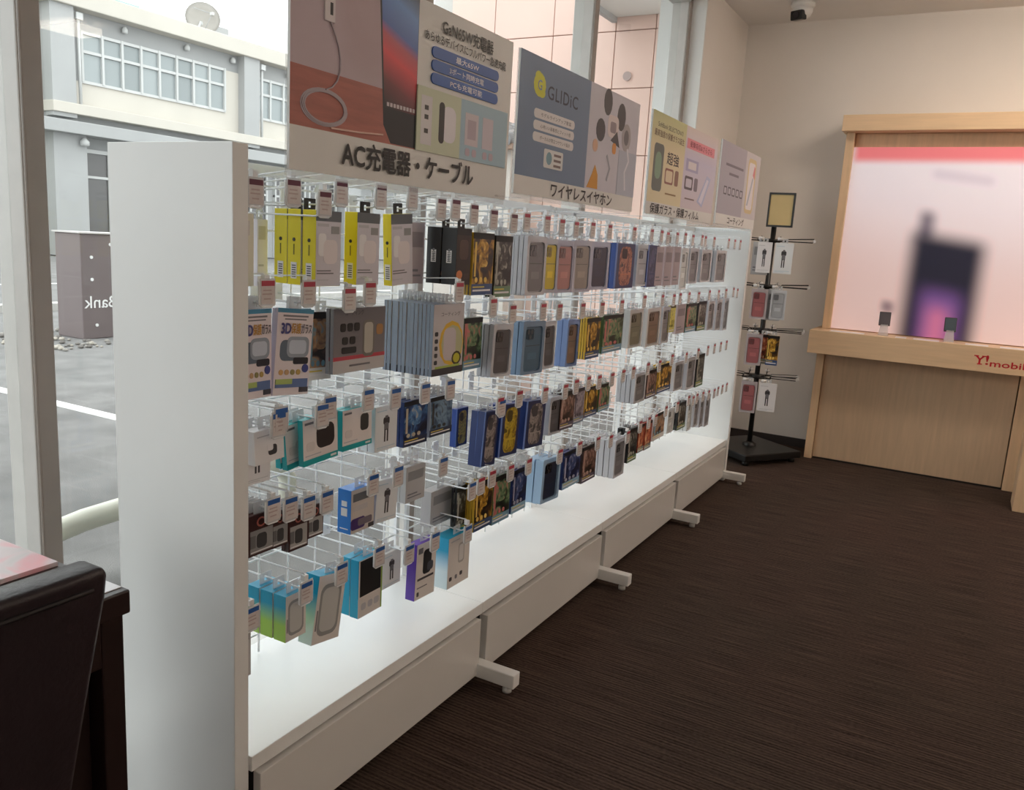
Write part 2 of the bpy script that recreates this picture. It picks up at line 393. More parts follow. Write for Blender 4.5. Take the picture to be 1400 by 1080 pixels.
# satellite dish on the roof
ds = empty('satellite_dish', (BX-1.0, 22.95, 8.15), 'round pale satellite dish on the roof of the cream building', 'antenna')
d = MB(); R0 = .62
d.lathe([(0, -.16), (.25, -.13), (.45, -.06), (R0, .05), (R0+.01, .07), (.44, -.04), (.24, -.11), (0, -.14)], (0, 0, 0), noisy(156, 152, 146, .06, 3, .8), 28)
dd = d.build('reflector', ds); dd.rotation_euler = (0, radians(74), radians(-40)); dd.location = (0, 0, .72)
fd = MB()
for k in range(3):
    t = 2*pi*k/3 + .5
    fd.tube([(.02, .55*cos(t), .72+.55*sin(t)), (.5, 0, .86)], .014, grey, 5)
fd.box(.44, .58, -.05, .05, .81, .91, bwhite); fd.build('feed', ds)
st = MB(); st.tube([(-.1, -.3, 0), (-.1, 0, .62)], .05, bwhite, 8); st.tube([(-.1, .3, 0), (-.1, 0, .62)], .05, bwhite, 8); st.tube([(-.5, 0, 0), (-.1, 0, .62)], .05, bwhite, 8)
st.build('mount', ds)

# pink panelled wing of the shop building and its soffit
pk = empty('pink_wing', (-3.0, 6.3, GZ), 'pink panelled wall of the neighbouring wing outside the window', 'building')
def ppart(mb, name, bev=.004):
    o = mb.build(name, pk, bev); o.location = (3.0, -6.3, -GZ); return o
pm = noisy(226, 196, 184, .03, 1.5, .8, .08, 40)
ppart(MB().box(-4.3, -1.95, 6.34, 9.5, GZ, 7.0, noisy(186, 152, 142, .04, 2, .9)), 'wall_core')
ex = [-4.3, -3.86, -3.30, -2.75, -2.42, -1.96]
ez = [GZ, 1.05, 2.02, 2.53, 2.96, 3.9, 5.4, 7.0]
for i in range(5):
    for j in range(7):
        ppart(MB().box(ex[i]+.003, ex[i+1]-.003, 6.315, 6.345, ez[j]+.003, ez[j+1]-.003, pm), 'panel')
for q in [(-2.62, 2.62), (-3.1, 2.62), (-3.6, 1.6)]:
    b = MB(); b.prism(ell(q[0], q[1], .035, .035, 14), 6.30, 6.316, flat(170, 150, 145), 'y'); ppart(b, 'wall_vent', 0)
ppart(MB().box(-4.62, -4.3, 6.5, 9.5, GZ, 7.0, noisy(196, 196, 192, .03, 2, .8)), 'grey_return')
cn = MB(); cn.box(-2.74, -1.9, -4, 6.3, 3.06, 3.30, noisy(206, 206, 202, .03, 2, .8)); cn.box(-2.78, -2.74, -4, 6.3, 3.02, 3.34, grey)
tag(cn.build('window_soffit'), 'pale grey soffit over the shop window outside', 'soffit')
# tiled lean-to against the pink wall
th = empty('tiled_lean_to', (-3.75, 6.1, GZ), 'small lean-to with grey roof tiles against the pink wall', 'shed')
tl = (3.75, -6.1, -GZ)
MB().box(-4.15, -3.42, 5.95, 6.31, GZ, 2.02, noisy(200, 192, 184, .05, 3, .8)).build('wall', th, loc=tl)
MB().box(-4.2, -3.36, 5.85, 6.31, 2.02, 2.06, flat(150, 120, 100)).build('eaves_board', th, loc=tl)
tm = noisy(150, 150, 152, .1, 6, .6)
for r in range(3):
    for c in range(7):
        x = -4.2 + c*.12; y0 = 5.83+r*.15
        b = MB(); b.tube([(x+.06, y0, 2.09+r*.05), (x+.06, y0+.19, 2.14+r*.05)], .058, tm, 8); b.build('roof_tile', th, loc=tl)

# ------------------------------------------------------------------ the long white display fixture, four bays and two end panels
Y0 = 1.0786; XG = -1.45; ZD = .244
lam = noisy(236, 237, 236, .015, 5, .32); lam2 = noisy(218, 216, 213, .015, 5, .22)
e1 = MB().box(-1.497, -1.155, 1.0426, 1.0784, 0, 1.445, lam).build('end_panel', bevel=.0015)
tag(e1, 'tall white end panel of the display fixture beside the dark desk', 'panel')
e2 = MB().box(-1.50, -1.136, Y0+3.6003, Y0+3.636, 0, 1.445, lam).build('end_panel', bevel=.0015)
tag(e2, 'white end panel of the display fixture beside the black spinner stand', 'panel')
SIGN = ['charger sign', 'earphone sign', 'screen film sign', 'coating sign']
vw = MB().tube([(0, 0, ZD+.004), (0, 0, 1.425)], .0027, WIRE, 6).mesh('wire_upright')
hw = MB().tube([(0, -.432, 0), (0, .432, 0)], .0027, WIRE, 6).mesh('wire_cross')
for k in range(4):
    yc = Y0+.9*k+.45
    t = empty('display_bay', (-1.3, yc, 0), 'white display bay with wire grid, deck and kick panel under the ' + SIGN[k], 'display rack', 'bays of the display fixture')
    def bp(mb, name, par=t, bev=.0015):
        o = mb.build(name, par, bev)
        if par is t: o.location = (1.3, -yc, 0)
        return o
    ya, yb = Y0+.9*k+.0006, Y0+.9*(k+1)-.0006
    bp(MB().box(-1.497, -1.147, ya, yb, ZD-.034, ZD, lam), 'deck')
    fa = .004 if k != 1 else .012
    f = MB().box(-1.152-fa, -1.135, ya+.012, yb-.024, .028, .204 if k != 1 else .200, lam2)
    bp(f, 'kick_panel', bev=.002)
    bp(MB().box(-1.49, -1.18, ya+.05, yb-.05, .03, .205, flat(60, 58, 56, .8)), 'plinth', bev=0)
    bp(MB().box(-1.492, -1.462, yb-.014, yb, 0.066, 1.445, WHITE), 'upright')
    bp(MB().box(-1.462, -1.444, ya+.002, yb-.016, 1.415, 1.44, WHITE), 'top_rail')
    ft = bp(MB().box(-1.49, -1.010, yb-.034, yb-.0004 if k == 3 else yb+.004, .022, .065, WHITE), 'foot', bev=.003)
    pad = MB(); pad.lathe([(0, .0), (.014, 0), (.014, .012), (.006, .022), (0, .022)], (-1.04, yb-.015, 0), flat(210, 210, 208), 12); pad.build('foot_pad', ft)
    gr = empty('wire_grid', (1.3, -yc, 0)); gr.parent = t
    for yy in (yc-.431, yc+.417): MB().box(-1.458, -1.448, yy-.003, yy+.003, ZD+.002, 1.414, WIRE).build('grid_edge', gr)
    for j in range(9):
        o = bpy.data.objects.new('wire', vw); COL.objects.link(o); o.parent = gr; o.location = (XG, ya+.0074+.1*(j+.0), 0)
        if j == 0: o.location.y += .02
    for j in range(12):
        o = bpy.data.objects.new('wire', hw); COL.objects.link(o); o.parent = gr; o.location = (XG-.0054, yc, ZD+.05+j*.1)

# ------------------------------------------------------------------ header signs
XS = -1.13
CL = clear((240, 244, 246), .72, .06); board = flat(228, 228, 226, .5)
def sign(k, y0, y1, z0, z1, label):
    t = empty('header_sign', (XS, (y0+y1)/2, z0), label, 'sign')
    loc = (-XS, -(y0+y1)/2, -z0); t['_l'] = 0; del t['_l']
    def part(mb, name, bev=0): return mb.build(name, t, bev, loc)
    part(MB().box(XS-.006, XS, y0, y1, z0, z1, board), 'board')
    part(MB().box(XS-.0075, XS-.0062, y0-.004, y1+.004, z0-.012, z1, CL), 'sleeve')
    for yy in (y0+.05, y1-.05):
        part(MB().box(-1.448, XS-.0076, yy-.012, yy+.012, z0-.012, z0-.009, CL), 'support_arm')
        part(MB().box(-1.448, -1.444, yy-.012, yy+.012, z0-.03, z0-.009, CL), 'support_clip')
    n = [0]
    def pr(poly, mat, name='print'):
        n[0] += 1; a = XS+.0002+.00003*n[0]
        return part(MB().prism(poly, XS-.0001, a, mat), name)
    def tx(s, box, col=INK, bold=.0, space=1.0):
        n[0] += 1
        o = lettering(s, box, XS+.00025+.00003*n[0], col, t, bold=bold, space=space); o.location = loc; return o
    return pr, tx
# 1: chargers and cables
pr, tx = sign(0, 1.152, 1.946, 1.410, 1.806, 'large header sign picturing a laptop and coiled cable, for chargers and cables')
pr(rect(1.152, 1.535, 1.595, 1.806), picture([(196, 178, 186), (188, 166, 172), (206, 190, 196)], 3, .5), 'wall_print')
pr(rect(1.152, 1.535, 1.490, 1.597), noisy(176, 106, 94, .14, 14, .5, stretch=(1, .6, 6)), 'table_print')
pr([(1.398, 1.806), (1.422, 1.527), (1.448, 1.492), (1.535, 1.492), (1.535, 1.806)], flat(26, 26, 34), 'laptop_print')
def screen_mat():
    m, n, l, p = new_mat('screen_print')
    tc = n.new('ShaderNodeTexCoord'); mp = n.new('ShaderNodeMapping'); l.new(tc.outputs['Object'], mp.inputs[0])
    w = n.new('ShaderNodeTexNoise'); w.inputs['Scale'].default_value = 3.5; w.inputs['Detail'].default_value = 0
    sp = n.new('ShaderNodeSeparateXYZ'); l.new(tc.outputs['Generated'], sp.inputs[0]); l.new(mp.outputs[0], w.inputs['Vector'])
    a = n.new('ShaderNodeMath'); a.operation = 'MULTIPLY_ADD'; a.inputs[1].default_value = .78
    y = n.new('ShaderNodeMath'); y.operation = 'MULTIPLY'; y.inputs[1].default_value = .16
    l.new(sp.outputs['Y'], y.inputs[0]); l.new(sp.outputs['Z'], a.inputs[0]); l.new(y.outputs[0], a.inputs[2])
    b = n.new('ShaderNodeMath'); b.operation = 'MULTIPLY_ADD'; b.inputs[1].default_value = .12; l.new(w.outputs['Fac'], b.inputs[0]); l.new(a.outputs[0], b.inputs[2])
    cr = n.new('ShaderNodeValToRGB'); e = cr.color_ramp.elements
    for i, (q, c) in enumerate([(.14, (26, 20, 30)), (.30, (120, 36, 50)), (.46, (226, 58, 70)), (.56, (190, 70, 90)), (.63, (60, 96, 176)), (.82, (80, 136, 204)), (.98, (24, 40, 54))]):
        if i > 1: e.new(q)
        e[i].position = q; e[i].color = lin(c)
    l.new(b.outputs[0], cr.inputs['Fac']); l.new(cr.outputs['Color'], p.inputs['Base Color']); p.inputs['Roughness'].default_value = .4
    return m
pr([(1.404, 1.8), (1.424, 1.562), (1.534, 1.562), (1.534, 1.8)], screen_mat(), 'screen_print')
for i in range(9): pr(rect(1.432+i*.0113, 1.44+i*.0113, 1.566, 1.574), flat(200, 190, 196), 'icon_print')
def loop(pts, w, mat, name):
    b = MB(); v = []; f = []
    for i, (u, z) in enumerate(pts):
        u0, z0 = pts[max(i-1, 0)]; u1, z1 = pts[min(i+1, len(pts)-1)]
        d = Vector((u1-u0, z1-z0)).normalized(); n_ = Vector((-d.y, d.x))*w
        v += [(u+n_.x, z+n_.y), (u-n_.x, z-n_.y)]
    for i in range(len(pts)-1): pr([v[2*i+1], v[2*i+3], v[2*i+2], v[2*i]], mat, name)
cb = flat(176, 164, 172)
for rr in (1.0, .93, .87): loop([(1.243+.064*rr*cos(a), 1.532+.033*rr*sin(a)) for a in [2*pi*i/24 for i in range(25)]], .0018, cb, 'cable_print')
loop([(1.254, 1.69), (1.266, 1.672), (1.278, 1.650), (1.284, 1.628), (1.284, 1.606), (1.276, 1.586), (1.262, 1.572), (1.245, 1.565)], .0012, cb, 'cable_print')
loop([(1.26, 1.497), (1.34, 1.500), (1.42, 1.506)], .0016, flat(226, 190, 176), 'cable_print')
pr(rect(1.238, 1.266, 1.688, 1.74), flat(222, 214, 216), 'adapter_print'); pr(rect(1.252, 1.26, 1.70, 1.722), INK, 'adapter_print')
tx('GaN65W充電器', (1.622, 1.843, 1.752, 1.784), INK, .02)
tx('あらゆるデバイスにフルパワー急速充電', (1.556, 1.908, 1.727, 1.748), INK, .01)
blue = flat(50, 98, 178, .45); wt = flat(245, 245, 245)
for i, s in enumerate(['最大65W', '3ポート同時充電', 'PCも充電可能']):
    z = 1.696-.028*i
    pr(rrect(1.585, 1.876, z, z+.024, .012), blue, 'pill_print')
    wd = [.05, .075, .07][i]; tx(s, (1.73-wd, 1.73+wd, z+.005, z+.019), wt, .01)
pr(rect(1.535, 1.71, 1.49, 1.628), flat(206, 214, 190), 'backdrop_print'); pr(rect(1.71, 1.93, 1.49, 1.628), flat(170, 200, 216), 'backdrop_print')
pr(rect(1.55, 1.592, 1.505, 1.61), flat(222, 220, 222), 'chart_print')
for z in (1.585, 1.565, 1.535): pr(rect(1.563, 1.578, z-.005, z+.005), flat(60, 60, 60), 'mark_print')
pr(rrect(1.635, 1.69, 1.52, 1.6, .02), flat(236, 234, 240), 'adapter_print'); pr(rrect(1.62, 1.642, 1.515, 1.606, .01), flat(40, 40, 42), 'adapter_print')
pr(rect(1.73, 1.79, 1.525, 1.6), flat(216, 208, 216), 'pack_print'); pr(rect(1.742, 1.78, 1.54, 1.585), flat(190, 176, 190), 'pack_print')
pr(rect(1.81, 1.86, 1.525, 1.6), flat(212, 204, 216), 'pack_print')
for u in (1.735, 1.765, 1.815, 1.845): pr(rrect(u, u+.02, 1.5, 1.518, .006), flat(196, 180, 196), 'pack_print')
tx('AC充電器・ケーブル', (1.292, 1.775, 1.430, 1.482), INK, .028)
tx('※画像はイメージです', (1.885, 1.935, 1.414, 1.420), flat(120, 112, 110))
# 2: wireless earphones
pr, tx = sign(1, 1.988, 2.862, 1.432, 1.803, 'slate blue header sign with a yellow emblem, for wireless earphones')
pr(rect(1.988, 2.44, 1.482, 1.803), flat(112, 134, 164, .5), 'slate_print')
pr(rect(2.44, 2.862, 1.482, 1.803), noisy(206, 204, 216, .05, 6, .5), 'photo_print')
pr(ell(2.103, 1.731, .036, .032, 14), flat(214, 214, 40), 'emblem_print'); pr(ell(2.094, 1.752, .02, .014), flat(214, 214, 40), 'emblem_print')
pr(ell(2.118, 1.712, .02, .013), flat(214, 214, 40), 'emblem_print'); tx('G', (2.092, 2.116, 1.718, 1.744), flat(112, 134, 164), .01)
tx('GLIDiC', (2.153, 2.352, 1.703, 1.739), flat(24, 36, 62), .012, 1.1)
for i, s in enumerate(['モデルラインアップ豊富', '心地いい装着感とフィット感', 'ボーカルが際立つサウンド設計']):
    z = 1.643-.031*i
    pr(rrect(2.078, 2.34, z, z+.025, .012), flat(226, 224, 226), 'pill_print'); tx(s, (2.12, 2.315, z+.007, z+.018), flat(60, 50, 60), .0)
pr(rrect(2.152, 2.275, 1.516, 1.568, .006), flat(222, 224, 224), 'stamp_print'); pr(ell(2.185, 1.543, .018, .018), flat(120, 160, 176), 'stamp_print')
for z in (1.556, 1.541, 1.526): pr(rect(2.215, 2.262, z-.004, z+.003), flat(120, 104, 104), 'stamp_print')
dk = flat(62, 60, 66)
for (u, z, a, b) in [(2.58, 1.765, .034, .042), (2.70, 1.735, .036, .045), (2.535, 1.672, .036, .036)]: pr(ell(u, z, a, b, 14), dk, 'earpad_print')
pr(ell(2.755, 1.675, .04, .046, 16), flat(170, 164, 170), 'earpad_print'); pr(ell(2.755, 1.675, .022, .026, 14), flat(110, 106, 112), 'earpad_print')
pr(rrect(2.59, 2.68, 1.66, 1.73, .02), flat(226, 214, 216), 'case_print'); pr(rrect(2.61, 2.66, 1.675, 1.71, .01), flat(150, 136, 144), 'case_print')
pr([(2.62, 1.65), (2.70, 1.635), (2.67, 1.685)], dk, 'case_print')
pr(rrect(2.64, 2.67, 1.61, 1.645, .01), flat(222, 148, 60), 'bud_print'); pr(ell(2.50, 1.62, .02, .02), flat(216, 176, 150), 'bud_print')
pr([(2.455, 1.486), (2.54, 1.486), (2.535, 1.53), (2.51, 1.56), (2.49, 1.53)], flat(214, 150, 34), 'bud_print')
pr(rect(2.70, 2.862, 1.482, 1.63), flat(184, 190, 206), 'photo_print')
loop([(2.77, 1.64), (2.79, 1.60), (2.76, 1.56), (2.775, 1.5)], .006, flat(226, 226, 236), 'cable_print')
loop([(2.6, 1.6), (2.63, 1.56), (2.61, 1.52)], .005, flat(166, 170, 184), 'cable_print')
tx('ワイヤレスイヤホン', (2.208, 2.666, 1.439, 1.476), INK, .022)
# 3: protective glass and film
pr, tx = sign(2, 3.0, 3.868, 1.436, 1.812, 'cream and lilac header sign for protective glass and screen films')
pr(rect(3.0, 3.40, 1.482, 1.812), grad([(0, (224, 212, 170)), (.6, (226, 214, 178)), (1, (200, 204, 150))]), 'cream_print')
pr(rect(3.40, 3.868, 1.482, 1.812), grad([(0, (216, 204, 212)), (.6, (206, 202, 226)), (1, (228, 216, 214))]), 'lilac_print')
tx('SoftBank SELECTIONの', (3.06, 3.36, 1.760, 1.778), INK, .0); tx('最高強度の保護ガラス誕生', (3.03, 3.38, 1.725, 1.75), flat(90, 50, 30), .01)
pr(rect(3.42, 3.82, 1.725, 1.765), flat(236, 150, 164), 'banner_print'); tx('衝撃吸収&さらさら', (3.46, 3.78, 1.733, 1.757), flat(140, 20, 50), .01)
pr(rrect(3.04, 3.15, 1.525, 1.70, .02), flat(104, 110, 104), 'phone_print'); pr(rrect(3.06, 3.13, 1.57, 1.67, .03), flat(130, 160, 136), 'phone_print')
tx('超強', (3.19, 3.335, 1.635, 1.682), flat(60, 50, 44), .02)
pr(rrect(3.18, 3.28, 1.56, 1.62, .01), flat(150, 100, 84), 'shield_print'); pr(rrect(3.19, 3.27, 1.568, 1.612, .01), flat(226, 210, 180), 'shield_print'); pr(rrect(3.30, 3.345, 1.56, 1.62, .01), flat(150, 110, 90), 'shield_print')
pr(rect(3.43, 3.60, 1.635, 1.685), flat(176, 172, 206), 'print'); pr(rect(3.46, 3.57, 1.645, 1.675), flat(226, 220, 226), 'print')
pr(rrect(3.43, 3.54, 1.56, 1.615, .01), flat(96, 84, 96), 'shield_print'); pr(rrect(3.445, 3.525, 1.57, 1.605, .008), flat(206, 200, 216), 'shield_print'); pr(rrect(3.56, 3.61, 1.56, 1.615, .01), flat(130, 120, 136), 'shield_print')
pr([(3.62, 1.52), (3.70, 1.50), (3.80, 1.63), (3.74, 1.64)], flat(190, 196, 226), 'phone_print'); pr([(3.645, 1.523), (3.69, 1.512), (3.77, 1.62), (3.74, 1.625)], flat(226, 222, 240), 'phone_print')
pr(rect(3.45, 3.58, 1.52, 1.526), flat(130, 110, 110), 'print'); pr(rect(3.20, 3.33, 1.52, 1.526), flat(150, 120, 70), 'print')
tx('保護ガラス・保護フィルム', (3.045, 3.668, 1.441, 1.478), INK, .02)
# 4: coating
pr, tx = sign(3, 3.938, 4.70, 1.442, 1.828, 'grey-lilac header sign with a phone picture, for coating')
pr(rect(3.938, 4.56, 1.492, 1.828), flat(176, 172, 184, .5), 'grey_print'); pr(rect(4.40, 4.70, 1.492, 1.828), flat(206, 202, 206, .5), 'photo_print')
for u0, u1, z in [(4.03, 4.36, 1.72), (4.10, 4.28, 1.68)]: pr(rect(u0, u1, z, z+.012), flat(120, 112, 124), 'print')
for i in range(5): pr(rrect(4.03+i*.075, 4.085+i*.075, 1.585, 1.625, .006), flat(96, 90, 100), 'icon_print'); pr(rrect(4.04+i*.075, 4.075+i*.075, 1.592, 1.618, .004), flat(190, 186, 196), 'icon_print')
pr(rrect(4.45, 4.62, 1.52, 1.80, .03), flat(214, 196, 150), 'phone_print'); pr(rrect(4.47, 4.60, 1.54, 1.78, .02), flat(232, 226, 230), 'phone_print')
pr([(4.56, 1.72), (4.60, 1.70), (4.60, 1.76), (4.58, 1.77)], flat(220, 130, 140), 'phone_print'); pr([(4.48, 1.56), (4.51, 1.56), (4.58, 1.70), (4.56, 1.71)], flat(180, 186, 200), 'phone_print')
tx('コーティング', (4.146, 4.47, 1.449, 1.485), INK, .02)

# ------------------------------------------------------------------ goods: each pack is modelled around its hanging point
# local frame: front face at x=0, hanging tab at the origin, y to the right, the pack hangs down z
TABC = clear((225, 228, 232), .45, .1); BLK = flat(24, 22, 24, .4)
def face(mb, w, h, items, a=.0004):
    """flat print on the front: (shape, u0,u1,v0,v1, material), u and v run 0..1 over the face"""
    for i, (sh, u0, u1, v0, v1, mt) in enumerate(items):
        p = (-w/2+u0*w, -w/2+u1*w, -h+v0*h, -h+v1*h)
        poly = rect(*p) if sh == 'r' else (rrect(*p, min(p[1]-p[0], p[3]-p[2])*.3) if sh == 'q' else ell((p[0]+p[1])/2, (p[2]+p[3])/2, (p[1]-p[0])/2, (p[3]-p[2])/2, 12))
        mb.prism(poly, -.0002, a+.00012*i, mt)
    return mb
def tabs(root, w, t, black=False):
    m = BLK if black else TABC
    b = MB(); x = -min(t*.5, .012); tw = min(.017, w*.3)
    b.box(x-.0006, x+.0006, -tw, -.004, -.004, .024, m); b.box(x-.0006, x+.0006, .004, tw, -.004, .024, m)
    b.box(x-.0006, x+.0006, -.004, .004, -.004, .005, m); b.box(x-.0006, x+.0006, -.004, .004, .017, .024, m)
    b.build('hang_tab', root)
def carton(root, w, h, t, side, items, front=None, black=False, bev=.0008):
    b = MB(); b.box(-t, 0, -w/2, w/2, -h, 0, side); b.build('box_body', root, bev)
    f = MB()
    if front: f.prism(rect(-w/2+.0006, w/2-.0006, -h+.0006, -.0006), -.0003, .0002, front)
    face(f, w, h, items); f.build('printed_front', root); tabs(root, w, t, black)
W1 = flat(236, 234, 236, .4); G1 = flat(190, 188, 194, .4); G2 = flat(120, 118, 124, .4); G3 = flat(66, 64, 68, .4)
FILM = {'gold': ([(20, 16, 12), (70, 44, 16), (190, 140, 40), (240, 206, 110)], (60, 84, 130), (226, 184, 60)),
        'green': ([(14, 18, 14), (40, 66, 40), (120, 150, 110), (206, 120, 120)], (120, 160, 186), (60, 90, 60)),
        'black': ([(14, 14, 16), (30, 30, 32), (70, 70, 66), (180, 180, 170)], (110, 140, 110), (30, 30, 30)),
        'navy': ([(16, 26, 60), (26, 44, 96), (70, 90, 140), (170, 170, 190)], (150, 190, 216), (30, 44, 100)),
        'brown': ([(36, 24, 22), (70, 48, 42), (130, 96, 84), (190, 160, 150)], (96, 90, 110), (60, 44, 40)),
        'red': ([(60, 26, 20), (150, 62, 44), (214, 120, 80), (236, 190, 150)], (140, 150, 150), (170, 70, 50)),
        'photo': ([(50, 40, 40), (120, 90, 80), (190, 150, 110), (120, 160, 180)], (226, 226, 226), (224, 220, 222)),
        'blue': ([(14, 22, 50), (30, 66, 120), (90, 140, 190), (200, 190, 170)], (40, 50, 80), (24, 52, 110)),
        'bluegrey': ([(30, 40, 60), (74, 100, 130), (130, 160, 186), (60, 60, 60)], (50, 60, 84), (190, 200, 216)),
        'mauve': ([(120, 108, 118), (150, 138, 150), (180, 170, 180), (90, 84, 96)], (130, 150, 176), (176, 166, 176)),
        'yellow': ([(160, 150, 40), (206, 196, 70), (226, 216, 110), (120, 120, 50)], (206, 200, 120), (206, 200, 70))}
CASE = {'grey': ((196, 196, 202), (120, 120, 124)), 'yellow': ((186, 190, 200), (206, 184, 30)), 'pink': ((178, 180, 200), (176, 124, 118)),
        'stone': ((182, 184, 200), (150, 142, 132)), 'navy': ((180, 184, 206), (26, 38, 62)), 'clear': ((206, 210, 216), (170, 174, 180)),
        'white': ((228, 232, 234), (206, 210, 210)), 'smoke': ((200, 202, 210), (84, 84, 90)), 'steel': ((122, 150, 180), (70, 104, 130)),
        'olive': ((206, 206, 206), (120, 118, 100)), 'brown': ((208, 206, 206), (120, 98, 84)), 'rose': ((186, 176, 178), (162, 98, 100))}
def make_pack(ty, var, w, h, t):
    r = empty('%s' % NAME[ty], (0, 0, 0))
    if ty == 'box':
        S = {'yellow': ((236, 220, 26), (212, 208, 216)), 'cream': ((216, 214, 196), (222, 220, 200)), 'white': ((232, 228, 236), (230, 228, 234)),
             'mauve': ((196, 180, 184), (176, 162, 168)), 'black': ((34, 32, 34), (52, 38, 34)), 'grey': ((176, 174, 174), (186, 184, 184))}[var]
        it = []
        if var == 'yellow': it = [('r', 0, 1, .86, 1, flat(96, 100, 106)), ('r', .06, .5, .79, .83, G1), ('r', .6, .92, .70, .80, flat(150, 150, 150)), ('q', .1, .4, .4, .7, W1), ('q', .3, .85, .3, .62, flat(230, 222, 224)), ('r', .05, .6, .2, .215, G2), ('r', .05, .7, .165, .18, G2), ('r', .05, .5, .08, .09, G1)]
        if var == 'black': it = [('r', 0, 1, .88, 1, flat(24, 22, 24)), ('q', .2, .8, .45, .8, flat(84, 64, 56)), ('e', .05, .45, .1, .26, flat(214, 130, 80)), ('r', .5, .9, .1, .2, flat(70, 54, 50))]
        if var in ('mauve', 'grey'): it = [('r', .1, .9, .6, .85, flat(*[int(v*.8) for v in S[1]])), ('r', .1, .6, .2, .24, G2), ('r', .1, .8, .12, .15, G2)]
        if var in ('cream', 'white'): it = [('r', .1, .8, .7, .9, flat(206, 202, 196)), ('r', .1, .6, .3, .33, G1)]
        carton(r, w, h, t, flat(*S[0], .4), it, flat(*S[1], .45), black=var in ('yellow', 'black'))
        if var in ('yellow', 'black'):
            b = MB(); c = W1; lx = -t*.5
            b.box(lx-.008, lx+.008, -w/2-.0006, -w/2+.0002, -h*.92, -h*.70, c) if var == 'yellow' else b.box(lx-.008, lx+.008, -w/2-.0006, -w/2+.0002, -h*.62, -h*.40, c)
            for q in range(6):
                zz = -h*(.90 if var == 'yellow' else .60) + q*h*.03; b.box(lx-.005, lx+.006, -w/2-.0008, -w/2, zz, zz+h*.014, G3)
            b.build('barcode_label', r)
            b = MB(); b.prism([(lx+.004*cos(2*pi*k/10), -h*.4+.004*sin(2*pi*k/10)) for k in range(10)], -w/2-.0007, -w/2, INK if var == 'yellow' else G2, 'y'); b.build('side_emblem', r); b = MB(); b.box(lx-.0012, lx+.0012, -w/2-.0006, -w/2, -h*.6, -h*.46, flat(110, 104, 20) if var == 'yellow' else G2)
            b.build('side_mark', r)
    elif ty == 'film':
        cols, band, edge = FILM[var]
        carton(r, w, h, t, flat(*edge, .4), [('r', .02, .98, .17, .98, picture(cols, 20, seed=len(var)*1.3)), ('r', 0, 1, 0, .18, flat(*band, .4)), ('r', 0, 1, .9, 1, flat(*[v//2 for v in cols[0]])), ('q', .3, .72, .45, .86, picture(cols[1:], 34, seed=2.0)), ('r', .08, .16, .3, .85, flat(*cols[3])), ('r', .05, .9, .06, .09, W1), ('r', .05, .6, .12, .14, flat(230, 206, 90)), ('e', .12, .26, .2, .29, flat(*cols[3])), ('e', .34, .48, .2, .29, flat(*cols[3])), ('e', .56, .7, .2, .29, flat(*cols[3]))])
    elif ty in ('case', 'bluecase'):
        fr, cs = CASE[var]
        if ty == 'bluecase': fr = (120, 146, 196) if var != 'navy' else (160, 190, 220)
        fm = flat(*fr, .25); cm = flat(*cs, .35)
        b = MB(); b.box(-t, -t*.55, -w/2, w/2, -h, 0, fm)
        b.ring(rrect(-w/2, w/2, -h, 0, .006), rrect(-w/2+w*.11, w/2-w*.11, -h+h*.05, -h*.1, .014), -t*.55, 0, fm); b.build('pack_frame', r)
        b = MB(); b.prism(rrect(-w*.36, w*.36, -h*.93, -h*.12, .011), -t*.55, -t*.2, cm); b.prism(rrect(-w*.32, w*.0, -h*.34, -h*.15, .006), -t*.2, -t*.08, flat(*[int(v*.72) for v in cs], .25))
        b.build('phone_case', r)
        b = MB(); dk = flat(*[int(v*.6) for v in cs], .3)
        for q in ((-.24, -.2), (-.10, -.2), (-.17, -.29)): b.prism(ell(w*q[0], h*q[1], w*.055, w*.055, 8), -t*.1, -t*.03, dk)
        b.prism(rect(-w*.3, w*.32, -h*.47, -h*.455), -t*.21, -t*.19, dk); b.prism(rect(-w*.2, w*.2, -h*.72, -h*.6), -t*.21, -t*.19, flat(*[min(255, int(v*1.15)) for v in cs], .35))
        b.build('lens_marks', r); tabs(r, w, t)
    elif ty == 'bluebox':
        sd = (40, 72, 150) if var != 'grey' else (34, 54, 110)
        pc = {'orange': [(90, 50, 40), (150, 90, 70), (196, 130, 100), (60, 40, 40)], 'gold': [(110, 90, 20), (170, 140, 30), (206, 180, 60), (80, 66, 20)], 'grey': [(50, 46, 48), (100, 92, 92), (170, 160, 156), (70, 66, 70)], 'navy': [(24, 30, 60), (40, 50, 90), (60, 70, 110), (90, 90, 120)]}[var]
        carton(r, w, h, t, flat(*sd, .35), [('q', .22, .86, .06, .93, picture(pc, 34, seed=3.0)), ('q', .32, .6, .66, .88, flat(*pc[3])), ('r', .3, .8, .3, .33, flat(*pc[2])), ('r', .0, .08, 0, 1, flat(110, 140, 206))], flat(26, 42, 92, .35))
    elif ty == 'glass3d':
